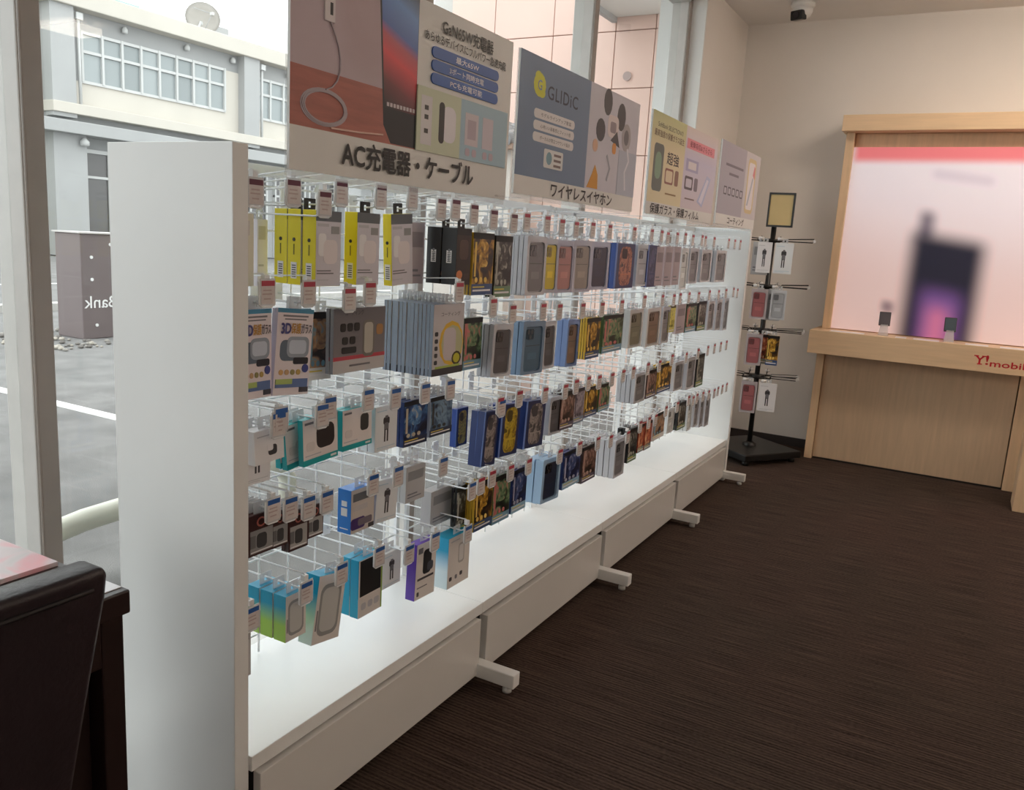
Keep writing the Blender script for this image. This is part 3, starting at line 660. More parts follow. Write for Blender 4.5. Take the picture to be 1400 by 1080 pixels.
        carton(r, w, h, t, flat(206, 200, 216, .4), [('r', 0, 1, .95, 1, flat(70, 140, 176)), ('r', .15, .85, .905, .925, G2), ('r', .2, .8, .87, .885, G2), ('q', .12, .6, .40, .64, flat(96, 110, 126)), ('q', .3, .92, .44, .68, flat(150, 160, 176)), ('q', .36, .84, .48, .64, flat(196, 206, 220)), ('q', .5, .92, .36, .44, flat(36, 36, 48)), ('e', .12, .24, .235, .3, flat(214, 170, 110)), ('e', .28, .40, .235, .3, flat(196, 160, 120)), ('e', .44, .56, .235, .3, flat(150, 140, 90)), ('e', .6, .72, .235, .3, flat(190, 160, 90)), ('e', .76, .94, .26, .36, flat(60, 70, 140)), ('r', .05, .94, .09, .19, flat(96, 120, 170)), ('r', .05, .5, .13, .19, flat(170, 190, 110)), ('r', .72, .96, .03, .09, flat(60, 60, 70))], flat(232, 222, 226, .4))
        lettering('3D', (-w*.40, -w*.14, -h*.285, -h*.17), .0024, flat(70, 70, 130), r, bold=.04)
        lettering('保護', (-w*.13, w*.14, -h*.285, -h*.165), .0024, flat(190, 140, 60), r, bold=.02)
        lettering('ガラス', (w*.15, w*.45, -h*.28, -h*.17), .0024, flat(90, 80, 90), r, bold=.02)
    elif ty == 'coatwide':
        carton(r, w, h, t, G2, [('r', 0, 1, 0, .26, flat(196, 192, 192)), ('r', 0, 1, .2, .26, flat(190, 70, 84)), ('q', .55, .78, .22, .8, flat(120, 116, 110)), ('q', .58, .75, .27, .76, flat(190, 186, 176)), ('q', .82, .95, .55, .72, flat(176, 130, 80)), ('r', .3, .7, .09, .12, G2)] + [('q', .12+.13*k, .22+.13*k, .64, .77, BLK) for k in range(3)] + [('q', .16+.14*k, .26+.14*k, .44, .56, BLK) for k in range(2)] + [('q', .15, .42, .3, .4, flat(36, 36, 40))], grad([(0, (130, 126, 130)), (1, (110, 106, 112))]))
        lettering('コーティング', (-w*.30, w*.05, -h*.11, -h*.03), .0022, flat(40, 40, 44), r)
    elif ty == 'coatkit':
        carton(r, w, h, t, flat(120, 130, 146, .4), [('r', 0, 1, 0, .1, flat(60, 56, 62)), ('e', .2, 1, .12, .76, flat(226, 184, 60)), ('e', .27, .97, .17, .7, flat(190, 190, 150)), ('q', .34, .74, .2, .66, flat(206, 196, 200)), ('e', .62, .94, .12, .32, flat(70, 60, 30)), ('e', .67, .89, .15, .29, flat(196, 190, 50)), ('r', .1, .9, .1, .13, flat(170, 190, 90))] + [('q', .06, .15, .16+.1*k, .22+.1*k, flat(50, 50, 56)) for k in range(5)], flat(200, 196, 200, .4))
        lettering('コーティング', (-w*.28, w*.34, -h*.17, -h*.11), .0022, flat(70, 70, 76), r)
    elif ty == 'cable':
        c0 = (232, 236, 240) if var == 'icy' else (234, 232, 234)
        k = flat(64, 62, 66); s = flat(196, 214, 226) if var == 'icy' else flat(206, 204, 206)
        carton(r, w, h, t, flat(*c0, .35), [('q', .36, .64, .58, .74, k), ('q', .4, .6, .45, .62, G2), ('r', .41, .47, .2, .48, k), ('r', .53, .59, .2, .48, k), ('r', .1, .9, .08, .095, s), ('r', .1, .6, .05, .06, s), ('q', .44, .56, .72, .78, G2), ('r', .08, .5, .88, .9, s)], flat(*c0, .35), bev=.001)
    elif ty == 'charger':
        carton(r, w, h, t, W1, [('q', .45, .75, .2, .5, G3), ('q', .42, .62, .34, .54, W1), ('r', .1, .5, .8, .83, G1)], W1)
    elif ty == 'teal':
        T = flat(20, 166, 172, .4); D = {'plug': (214, 208, 206), 'square': (44, 34, 34), 'phone': (56, 54, 52)}[var]
        pos = {'plug': (.3, .6, .3, .6), 'square': (.38, .9, .3, .82), 'phone': (.6, .88, .4, .82)}[var]
        carton(r, w, h, t, T, [('r', 0, 1, 0, .13, T), ('q', *pos, flat(*D)), ('r', .78, .95, .04, .09, W1), ('r', .06, .3, .88, .93, G2), ('r', .06, .5, .2, .22, G1), ('q', .1, .32, .3, .5, flat(222, 214, 212))], flat(234, 226, 224, .4))
    elif ty == 'brown':
        B = flat(66, 36, 36, .4); k = flat(150, 150, 150) if var == 'plug' else flat(170, 168, 166)
        carton(r, w, h, t, B, [('r', .06, .94, .06, .62, k), ('q', .3, .7, .16, .52, flat(66, 66, 68)), ('r', .08, .92, .08, .11, W1), ('e', .3, .66, .68, .92, flat(196, 110, 96)), ('e', .36, .6, .72, .88, flat(70, 34, 34)), ('r', .06, .26, .2, .5, flat(110, 110, 112))], B)
    elif ty == 'blueside':
        carton(r, w, h, t, flat(34, 124, 214, .35), [('r', .08, .8, .72, .9, flat(110, 112, 116)), ('r', .1, .7, .5, .62, flat(196, 192, 192)), ('q', .0, .6, .08, .34, flat(70, 46, 110)), ('q', .3, .9, .14, .3, flat(120, 110, 120)), ('r', .75, .98, .02, .12, G3)], flat(206, 198, 192, .4))
        lx = -t/2
        for z0, z1, q in ((.62, .74, .008), (.4, .58, .009), (.1, .12, .012)): MB().box(lx-q, lx+q, -w/2-.0007, -w/2, -h+z0*h, -h+z1*h, W1).build('side_mark', r)
    elif ty in ('cyanbox', 'greenbox', 'purplebox'):
        low = {'greenbox': (170, 214, 90), 'cyanbox': (214, 232, 236), 'purplebox': (96, 60, 170)}[ty]
        hi = (20, 160, 200) if ty != 'purplebox' else (100, 62, 176)
        if var == 'black': low = (24, 160, 196)
        sd = grad([(0, low), (.35, low), (.75, hi), (1, hi)])
        it = {'tablet': [('q', .12, .88, .10, .86, flat(150, 150, 150)), ('q', .2, .8, .16, .8, flat(196, 196, 194)), ('r', .06, .1, .2, .5, G2)],
              'black': [('r', .06, .94, .36, .98, flat(24, 24, 26)), ('r', 0, 1, 0, .34, flat(222, 216, 212)), ('q', .12, .32, .12, .24, G1), ('q', .4, .6, .12, .24, G1), ('q', .66, .88, .12, .24, G1), ('r', .95, 1, 0, 1, flat(150, 180, 70))],
              'phone': [('q', .34, .76, .42, .86, flat(30, 30, 34)), ('q', .56, .86, .46, .62, flat(70, 74, 84)), ('r', .1, .9, .34, .38, G3), ('r', .1, .6, .2, .22, G2), ('q', .1, .2, .06, .14, G3), ('r', .08, .3, .82, .92, G2)],
              'cable': [('q', .46, .74, .42, .82, flat(176, 172, 170)), ('q', .5, .7, .46, .78, flat(216, 214, 214)), ('q', .08, .2, .14, .22, G3), ('q', .34, .44, .14, .22, G2), ('q', .56, .68, .16, .24, G3), ('r', .1, .5, .9, .92, G1)]}[var]
        carton(r, w, h, t, sd, it, flat(226, 220, 216, .4))
    return r
NAME = {'box': 'accessory_box', 'film': 'screen_film_pack', 'case': 'phone_case_pack', 'bluecase': 'phone_case_pack', 'bluebox': 'phone_case_box', 'glass3d': 'glass_film_pack',
        'coatwide': 'coating_pack', 'coatkit': 'coating_kit', 'cable': 'cable_pack', 'charger': 'charger_box', 'teal': 'adapter_pack', 'brown': 'cord_pack', 'blueside': 'earphone_box',
        'cyanbox': 'battery_box', 'greenbox': 'battery_box', 'purplebox': 'charger_box'}
CAT = {'box': 'box', 'film': 'film pack', 'case': 'phone case', 'bluecase': 'phone case', 'bluebox': 'phone case', 'glass3d': 'film pack', 'coatwide': 'coating pack', 'coatkit': 'coating kit',
       'cable': 'cable pack', 'charger': 'charger', 'teal': 'adapter', 'brown': 'cord pack', 'blueside': 'box', 'cyanbox': 'box', 'greenbox': 'box', 'purplebox': 'charger'}
DESC = {('box', 'yellow'): 'yellow-sided white accessory box', ('box', 'cream'): 'plain cream accessory box', ('box', 'white'): 'plain white box', ('box', 'mauve'): 'dull mauve accessory box',
        ('box', 'black'): 'black accessory box with orange dot', ('box', 'grey'): 'plain grey box', ('case', 'grey'): 'pale framed grey phone case pack', ('case', 'yellow'): 'yellow phone case pack',
        ('case', 'pink'): 'dusty pink phone case pack', ('case', 'stone'): 'stone-coloured phone case pack', ('case', 'navy'): 'navy phone case pack', ('case', 'clear'): 'clear phone case pack',
        ('case', 'white'): 'white phone case pack', ('case', 'smoke'): 'smoky dark phone case pack', ('case', 'steel'): 'steel-blue phone case pack', ('case', 'olive'): 'olive-grey phone case pack',
        ('case', 'brown'): 'brown phone case pack', ('bluecase', 'brown'): 'blue-framed brown phone case pack', ('bluecase', 'navy'): 'pale-blue-framed navy phone case pack',
        ('bluebox', 'orange'): 'blue phone case box with brown picture', ('bluebox', 'navy'): 'all-navy phone case box', ('bluebox', 'gold'): 'blue phone case box with gold picture',
        ('bluebox', 'grey'): 'dark blue phone case box with grey picture', ('glass3d', 'blue'): 'white glass film pack with large print', ('coatwide', 'grey'): 'wide grey coating pack with red stripe',
        ('coatkit', 'grey'): 'grey coating kit with yellow circle', ('cable', 'white'): 'white cable pack', ('cable', 'icy'): 'white charging cable pack', ('charger', 'white'): 'small white charger box',
        ('teal', 'plug'): 'teal-edged adapter pack with small plug', ('teal', 'square'): 'teal-edged adapter pack with dark square', ('teal', 'phone'): 'teal-edged adapter pack with dark oblong',
        ('brown', 'plug'): 'small maroon plug pack', ('brown', 'cord'): 'small maroon cord pack', ('blueside', 'purple'): 'bright-blue-sided earphone box', ('greenbox', 'tablet'): 'cyan-to-green battery box',
        ('cyanbox', 'tablet'): 'tilted cyan-to-white battery box', ('cyanbox', 'black'): 'cyan box with black window', ('cyanbox', 'cable'): 'cyan-to-white box with small picture', ('purplebox', 'phone'): 'purple-sided charger box'}
for v in FILM: DESC[('film', v)] = {'gold': 'black and gold', 'green': 'black and green', 'black': 'black', 'navy': 'navy', 'brown': 'dark brown', 'red': 'orange-red', 'photo': 'photo-printed', 'blue': 'deep blue', 'bluegrey': 'blue-grey', 'mauve': 'mauve', 'yellow': 'dull yellow'}[v] + ' screen film pack'
ORD = ['first', 'second', 'third', 'fourth', 'fifth', 'sixth', 'seventh', 'eighth', 'ninth', 'tenth', 'eleventh', 'twelfth', 'thirteenth', 'fourteenth']
BAYN = ['charger-sign bay', 'earphone-sign bay', 'film-sign bay', 'coating-sign bay']
ROWS = {1: 'top', 2: 'second', 3: 'third', 4: 'fourth', 5: 'lowest'}
def rowname(bay, row): return 'lowest' if (bay > 1 and row == 4) else ROWS[row]

# ------------------------------------------------------------------ wire hooks with price tags
CARD = noisy(212, 204, 202, .06, 90, .5); HOLD = clear((235, 235, 238), .3, .15)
def hook_tree(band, arm, length, dz):
    """origin at the prong's root on the grid; prong along +x"""
    r = empty('display_hook')
    p = MB(); p.tube([(0, 0, 0), (length-.012, 0, 0), (length-.003, 0, .004), (length, 0, .014)], .0022, WIRE, 6); p.build('prong', r)
    a = MB(); a.tube([(0, 0, .036), (length+.002, 0, .036+arm), (length+.012, 0, .030+arm)], .0018, WIRE, 6); a.build('tag_arm', r)
    k = MB(); k.box(-.006, -.001, -.014, .014, -.018, .05, WIRE); k.box(-.006, -.0026, -.02, .02, .03, .04, WIRE); k.build('bracket', r, .001)
    h = MB(); x = length+.013
    h.box(x-.001, x+.0004, -.019, .019, dz-.026, dz+.026, HOLD); h.box(x-.012, x-.001, -.006, .006, .022+arm, .034+arm, WIRE)
    h.tube([(x-.002, -.02, dz+.02), (x-.002, -.02, dz-.022), (x-.002, -.012, dz-.028), (x-.002, .012, dz-.028), (x-.002, .02, dz-.022), (x-.002, .02, dz+.02)], .0020, WIRE, 5)
    h.tube([(x-.004, 0, dz+.02), (x-.006, 0, .03+arm)], .0016, WIRE, 5)
    ho = h.build('tag_holder', r)
    c = MB(); c.box(x+.0005, x+.0011, -.0165, .0165, dz-.022, dz+.022, CARD); c.build('price_card', ho)
    c = MB(); c.box(x+.0011, x+.0014, -.0165, .0165, dz+.012, dz+.022, band)
    for z, w in ((.004, .012), (-.003, .014), (-.012, .010)): c.box(x+.0011, x+.0013, -w, w*.7, dz+z-.0015, dz+z+.0012, flat(186, 166, 164))
    c.build('card_print', ho)
    return r
HK = {}
RED = flat(176, 56, 76, .45); MAROON = flat(96, 34, 58, .45); BLUEB = flat(40, 96, 170, .45)
def hook(bay, row, y, z, empty_=False):
    band, bn = (MAROON, 'maroon') if (bay == 1 and row == 1) else ((BLUEB, 'blue') if (bay == 1 and row > 2) else (RED, 'red'))
    arm = {1: .03, 2: .02, 3: .005, 4: 0.0, 5: 0.0}[row]; dz = {1: .026, 2: .022, 3: .010, 4: 0.0, 5: -.004}[row]
    key = (bn, row)
    if key not in HK: HK[key] = hook_tree(band, arm, .266, dz); o = HK[key]
    else: o = copy_tree(HK[key])
    o.location = (XG+.0095, y, z)
    o.rotation_euler = (0, 0, 0) if empty_ is None else (0, 0, radians(random.uniform(-1.2, 1.2)))
    ph = '%s row, %s' % (rowname(bay, row), BAYN[bay-1])
    tag(o, ('empty white wire hook with %s-banded price tag, ' if empty_ else 'white wire hook with %s-banded price tag, ') % bn + nth(bay, row, y) + ' in ' + ph, 'hook', 'hooks of the ' + ph)
# bay, row, kind, variant, count, thickness, y, width, z, height, front x, tilt
PACKS = [
    (1, 1, 'box', 'cream', 2, 0.012, 1.073, 0.051, 1.191, 0.134, -1.19, 0.0),
    (1, 1, 'box', 'white', 1, 0.02, 1.266, 0.029, 1.177, 0.14, -1.33, 0.0),
    (1, 1, 'box', 'yellow', 3, 0.036, 1.29, 0.077, 1.187, 0.155, -1.19, 0.0),
    (1, 1, 'box', 'yellow', 1, 0.036, 1.419, 0.077, 1.188, 0.157, -1.19, 0.0),
    (1, 1, 'box', 'yellow', 1, 0.024, 1.547, 0.081, 1.186, 0.164, -1.19, 4.0),
    (1, 1, 'box', 'mauve', 1, 0.012, 1.735, 0.061, 1.179, 0.156, -1.28, 0.0),
    (1, 1, 'box', 'black', 2, 0.045, 1.814, 0.071, 1.181, 0.147, -1.19, 0.0),
    (1, 1, 'film', 'gold', 3, 0.008, 1.895, 0.109, 1.152, 0.168, -1.19, 0.0),
    (1, 1, 'film', 'black', 3, 0.008, 2.013, 0.096, 1.143, 0.173, -1.19, 0.0),
    (2, 1, 'case', 'grey', 4, 0.013, 2.199, 0.13, 1.142, 0.18, -1.19, 0.0),
    (2, 1, 'case', 'yellow', 2, 0.013, 2.318, 0.094, 1.147, 0.17, -1.19, 0.0),
    (2, 1, 'case', 'pink', 2, 0.013, 2.401, 0.133, 1.145, 0.17, -1.19, 0.0),
    (2, 1, 'case', 'stone', 1, 0.013, 2.528, 0.15, 1.144, 0.175, -1.19, 0.0),
    (2, 1, 'case', 'navy', 1, 0.013, 2.671, 0.164, 1.149, 0.169, -1.19, 0.0),
    (2, 1, 'bluebox', 'orange', 2, 0.02, 2.877, 0.225, 1.149, 0.17, -1.19, 0.0),
    (2, 1, 'case', 'clear', 3, 0.014, 3.117, 0.133, 1.153, 0.167, -1.19, 0.0),
    (3, 1, 'bluebox', 'navy', 1, 0.02, 3.234, 0.124, 1.148, 0.172, -1.19, 0.0),
    (3, 1, 'box', 'mauve', 1, 0.016, 3.338, 0.092, 1.152, 0.164, -1.19, 0.0),
    (3, 1, 'box', 'mauve', 1, 0.016, 3.45, 0.097, 1.15, 0.169, -1.19, 0.0),
    (3, 1, 'box', 'mauve', 1, 0.016, 3.567, 0.092, 1.151, 0.17, -1.19, 0.0),
    (3, 1, 'case', 'white', 2, 0.016, 3.676, 0.097, 1.129, 0.188, -1.19, 0.0),
    (3, 1, 'case', 'grey', 2, 0.016, 3.799, 0.138, 1.154, 0.166, -1.19, 0.0),
    (3, 1, 'case', 'grey', 3, 0.016, 3.984, 0.176, 1.158, 0.159, -1.19, 0.0),
    (4, 1, 'case', 'grey', 3, 0.016, 4.24, 0.197, 1.154, 0.164, -1.19, 0.0),
    (1, 2, 'glass3d', 'blue', 3, 0.008, 1.091, 0.079, 0.973, 0.174, -1.19, 0.0),
    (1, 2, 'glass3d', 'blue', 2, 0.008, 1.172, 0.101, 0.968, 0.176, -1.19, -5.0),
    (1, 2, 'film', 'photo', 1, 0.008, 1.324, 0.074, 0.977, 0.15, -1.24, -2.0),
    (1, 2, 'coatwide', 'grey', 2, 0.01, 1.349, 0.177, 0.995, 0.143, -1.19, 0.0),
    (1, 2, 'coatkit', 'grey', 13, 0.0105, 1.724, 0.142, 0.947, 0.186, -1.19, 0.0),
    (1, 2, 'film', 'green', 2, 0.008, 1.917, 0.097, 0.939, 0.146, -1.22, 0.0),
    (2, 2, 'case', 'smoke', 3, 0.014, 2.021, 0.116, 0.908, 0.155, -1.19, -3.0),
    (2, 2, 'case', 'steel', 2, 0.016, 2.202, 0.147, 0.894, 0.167, -1.19, -2.0),
    (2, 2, 'case', 'smoke', 1, 0.014, 2.349, 0.084, 0.899, 0.156, -1.19, 0.0),
    (2, 2, 'bluecase', 'brown', 2, 0.02, 2.519, 0.094, 0.888, 0.163, -1.19, -2.0),
    (2, 2, 'film', 'gold', 4, 0.008, 2.679, 0.124, 0.9, 0.148, -1.19, 0.0),
    (2, 2, 'film', 'green', 3, 0.008, 2.829, 0.195, 0.908, 0.142, -1.19, 0.0),
    (3, 2, 'case', 'olive', 3, 0.013, 3.095, 0.148, 0.905, 0.156, -1.19, 0.0),
    (3, 2, 'case', 'brown', 2, 0.014, 3.298, 0.165, 0.894, 0.164, -1.19, 0.0),
    (3, 2, 'case', 'grey', 3, 0.016, 3.492, 0.098, 0.894, 0.162, -1.19, 0.0),
    (3, 2, 'film', 'yellow', 1, 0.008, 3.578, 0.082, 0.937, 0.122, -1.19, 0.0),
    (3, 2, 'box', 'mauve', 1, 0.016, 3.685, 0.131, 0.923, 0.136, -1.19, 0.0),
    (4, 2, 'film', 'green', 2, 0.008, 3.828, 0.163, 0.92, 0.137, -1.19, 0.0),
    (4, 2, 'film', 'black', 2, 0.008, 4.017, 0.138, 0.915, 0.146, -1.19, 0.0),
    (4, 2, 'case', 'grey', 2, 0.016, 4.197, 0.108, 0.907, 0.151, -1.19, 0.0),
    (4, 2, 'case', 'grey', 2, 0.016, 4.35, 0.099, 0.897, 0.164, -1.19, 0.0),
    (4, 2, 'case', 'grey', 2, 0.016, 4.497, 0.09, 0.887, 0.177, -1.19, 0.0),
    (1, 3, 'cable', 'white', 2, 0.02, 1.131, 0.073, 0.785, 0.114, -1.226, 0.0),
    (1, 3, 'charger', 'white', 1, 0.03, 1.128, 0.079, 0.838, 0.07, -1.19, 3.0),
    (1, 3, 'teal', 'plug', 2, 0.014, 1.248, 0.097, 0.8, 0.098, -1.222, 6.0),
    (1, 3, 'teal', 'square', 1, 0.014, 1.263, 0.108, 0.808, 0.102, -1.19, 3.0),
    (1, 3, 'teal', 'phone', 2, 0.014, 1.385, 0.103, 0.816, 0.094, -1.19, 1.0),
    (1, 3, 'cable', 'icy', 2, 0.02, 1.5, 0.085, 0.789, 0.111, -1.19, 0.0),
    (1, 3, 'film', 'blue', 3, 0.012, 1.613, 0.1, 0.78, 0.116, -1.19, 0.0),
    (1, 3, 'film', 'bluegrey', 3, 0.012, 1.726, 0.103, 0.786, 0.105, -1.19, 0.0),
    (1, 3, 'bluebox', 'gold', 1, 0.02, 2.022, 0.066, 0.683, 0.117, -1.3, 0.0),
    (2, 3, 'bluebox', 'grey', 2, 0.022, 1.99, 0.084, 0.645, 0.164, -1.19, -5.0),
    (2, 3, 'bluebox', 'gold', 2, 0.022, 2.091, 0.118, 0.653, 0.161, -1.19, -4.0),
    (2, 3, 'bluebox', 'grey', 2, 0.022, 2.248, 0.137, 0.647, 0.155, -1.19, -4.0),
    (2, 3, 'case', 'smoke', 2, 0.02, 2.425, 0.101, 0.663, 0.131, -1.19, -2.0),
    (2, 3, 'film', 'brown', 3, 0.012, 2.508, 0.112, 0.666, 0.134, -1.19, -2.0),
    (2, 3, 'film', 'mauve', 2, 0.008, 2.62, 0.087, 0.671, 0.128, -1.19, 0.0),
    (2, 3, 'film', 'gold', 3, 0.008, 2.712, 0.113, 0.68, 0.112, -1.19, 0.0),
    (2, 3, 'film', 'green', 2, 0.008, 2.838, 0.107, 0.683, 0.104, -1.19, 0.0),
    (3, 3, 'case', 'grey', 4, 0.018, 3.218, 0.13, 0.659, 0.128, -1.19, 0.0),
    (3, 3, 'film', 'brown', 2, 0.012, 3.357, 0.13, 0.661, 0.123, -1.19, 0.0),
    (3, 3, 'film', 'gold', 3, 0.008, 3.496, 0.191, 0.666, 0.129, -1.19, 0.0),
    (3, 3, 'case', 'grey', 3, 0.018, 3.736, 0.132, 0.644, 0.14, -1.19, 0.0),
    (4, 3, 'case', 'grey', 3, 0.018, 3.932, 0.132, 0.626, 0.161, -1.19, 0.0),
    (4, 3, 'film', 'black', 2, 0.012, 4.091, 0.128, 0.62, 0.167, -1.19, 0.0),
    (1, 4, 'brown', 'plug', 4, 0.01, 1.111, 0.069, 0.65, 0.086, -1.19, 0.0),
    (1, 4, 'brown', 'plug', 2, 0.01, 1.174, 0.046, 0.649, 0.077, -1.19, 0.0),
    (1, 4, 'brown', 'cord', 2, 0.01, 1.222, 0.057, 0.627, 0.088, -1.19, 0.0),
    (1, 4, 'brown', 'cord', 2, 0.01, 1.279, 0.048, 0.64, 0.073, -1.19, 0.0),
    (1, 4, 'blueside', 'purple', 1, 0.04, 1.42, 0.085, 0.608, 0.107, -1.19, 0.0),
    (1, 4, 'cable', 'icy', 2, 0.018, 1.508, 0.084, 0.607, 0.107, -1.19, -4.0),
    (1, 4, 'box', 'grey', 2, 0.018, 1.713, 0.087, 0.595, 0.101, -1.25, 0.0),
    (1, 4, 'box', 'grey', 1, 0.035, 1.849, 0.121, 0.487, 0.105, -1.26, 0.0),
    (2, 4, 'film', 'black', 2, 0.008, 1.92, 0.08, 0.452, 0.144, -1.22, 0.0),
    (2, 4, 'film', 'gold', 4, 0.008, 1.972, 0.101, 0.453, 0.15, -1.19, 0.0),
    (2, 4, 'film', 'green', 2, 0.008, 2.078, 0.104, 0.445, 0.151, -1.19, 0.0),
    (2, 4, 'film', 'navy', 2, 0.008, 2.196, 0.097, 0.449, 0.142, -1.19, 0.0),
    (2, 4, 'bluecase', 'navy', 2, 0.03, 2.4, 0.14, 0.425, 0.154, -1.19, -3.0),
    (2, 4, 'film', 'navy', 2, 0.012, 2.567, 0.143, 0.439, 0.137, -1.19, 0.0),
    (2, 4, 'film', 'brown', 2, 0.012, 2.732, 0.128, 0.424, 0.139, -1.19, 0.0),
    (2, 4, 'case', 'grey', 5, 0.022, 3.056, 0.111, 0.37, 0.161, -1.19, 0.0),
    (3, 4, 'film', 'black', 3, 0.016, 3.201, 0.103, 0.405, 0.146, -1.19, 0.0),
    (3, 4, 'film', 'red', 2, 0.012, 3.316, 0.072, 0.426, 0.125, -1.19, 0.0),
    (3, 4, 'film', 'red', 2, 0.012, 3.398, 0.085, 0.423, 0.127, -1.19, 0.0),
    (3, 4, 'film', 'photo', 2, 0.012, 3.496, 0.16, 0.445, 0.123, -1.19, 0.0),
    (3, 4, 'case', 'white', 2, 0.016, 3.698, 0.096, 0.444, 0.12, -1.19, 0.0),
    (3, 4, 'film', 'black', 2, 0.012, 3.853, 0.127, 0.434, 0.136, -1.19, 0.0),
    (4, 4, 'case', 'white', 2, 0.018, 4.014, 0.074, 0.402, 0.16, -1.19, 0.0),
    (4, 4, 'case', 'grey', 2, 0.018, 4.125, 0.077, 0.403, 0.155, -1.19, 0.0),
    (4, 4, 'case', 'grey', 2, 0.018, 4.234, 0.067, 0.384, 0.167, -1.19, 0.0),
    (4, 4, 'case', 'grey', 2, 0.018, 4.333, 0.083, 0.371, 0.174, -1.19, 0.0),
    (1, 5, 'greenbox', 'tablet', 3, 0.035, 1.214, 0.062, 0.423, 0.106, -1.19, 0.0),
    (1, 5, 'cyanbox', 'tablet', 1, 0.04, 1.293, 0.093, 0.375, 0.16, -1.19, -9.0),
    (1, 5, 'cyanbox', 'black', 2, 0.025, 1.454, 0.09, 0.384, 0.148, -1.19, 0.0),
    (1, 5, 'cable', 'icy', 2, 0.018, 1.584, 0.077, 0.403, 0.095, -1.22, 0.0),
    (1, 5, 'purplebox', 'phone', 1, 0.03, 1.686, 0.092, 0.341, 0.157, -1.19, -2.0),
    (1, 5, 'cyanbox', 'cable', 1, 0.05, 1.844, 0.112, 0.319, 0.152, -1.19, 0.0),
    (1, 5, 'box', 'grey', 1, 0.03, 1.076, 0.041, 0.395, 0.134, -1.19, 0.0),
]
EMPTY = [(4, 1, 4.47, 1.33), (4, 1, 4.58, 1.33), (4, 1, 3.92, 1.33), (4, 2, 4.63, 1.07), (4, 3, 4.28, .80), (4, 3, 4.40, .80), (4, 3, 4.52, .80), (4, 4, 4.44, .56), (4, 4, 4.53, .56), (4, 4, 4.62, .56),
         (3, 3, 3.0, .80), (3, 3, 3.11, .80), (2, 4, 2.93, .56), (1, 1, 1.20, 1.345), (1, 1, 1.70, 1.345), (2, 1, 2.135, 1.335), (4, 4, 3.99, .57)]
SPOTS = {}
for q in PACKS: SPOTS.setdefault((q[0], q[1]), []).append(q[6]+q[7]/2 - q[9]*sin(radians(q[11])))
for q in EMPTY: SPOTS.setdefault((q[0], q[1]), []).append(q[2])
def nth(bay, row, y):
    l = sorted(SPOTS[(bay, row)]); return ORD[min(range(len(l)), key=lambda i: abs(l[i]-y))]
def place_packs():
    protos = {}
    for (bay, row, ty, var, n, t, y0, w, z0, h, X, ti) in PACKS:
        a = radians(ti); yc = y0+w/2 - h*sin(a); zt = z0 + h*cos(a)
        zp = zt + .0105 + .0023; ph = '%s hook, %s row, %s' % (nth(bay, row, yc), rowname(bay, row), BAYN[bay-1])
        w = min(w, .2)
        for k in range(n):
            key = (ty, var, round(w, 3), round(h, 3), t)
            if key not in protos: protos[key] = make_pack(ty, var, w, h, t); o = protos[key]
            else: o = copy_tree(protos[key])
            gap = t*1.06 + (.0012 if t < .012 else .002)
            o.location = (X - k*gap, yc + (random.uniform(-.002, .002) if k else 0), zt+.0005)
            yw = random.uniform(-.6, .6) if ti == 0 else 0
            o.rotation_euler = (a if k == 0 else a*.6, 0, radians(yw))
            tag(o, DESC[(ty, var)] + ', ' + ('' if n == 1 else ('frontmost, ' if k == 0 else 'rearward, ')) + ph, CAT[ty], 'goods on the ' + ph)
        hook(bay, row, yc, zp)
place_packs()
for b, r_, y, z in EMPTY: hook(b, r_, y, z, True)

# ------------------------------------------------------------------ black spinner stand by the back wall
PX, PY = -1.170, 5.40
bm = noisy(20, 19, 19, .1, 10, .4); bmg = flat(26, 25, 25, .35)
sp = empty('spinner_stand', (PX, PY, 0), 'black spinner stand with four tiers of hooks and a framed card', 'display stand')
b = MB(); ang = radians(10); pts = [(.33*cos(ang+k*pi/2), .33*sin(ang+k*pi/2)) for k in range(4)]
b.prism(pts, .03, .075, bm, 'z'); b.build('base', sp, .006)
for (u, v) in pts:
    w = MB(); w.lathe([(0, 0), (.022, 0), (.022, .02), (.012, .03), (0, .03)], (u*.82, v*.82, 0), bmg, 12); w.build('foot', sp)
w = MB(); w.lathe([(.045, .075), (.045, .09), (.02, .10)], (0, 0, 0), bmg, 18); w.build('collar', sp)
MB().tube([(0, 0, .075), (0, 0, 1.49)], .016, bmg, 12).build('pole', sp)
TZ = [1.40, 1.115, .835, .535]
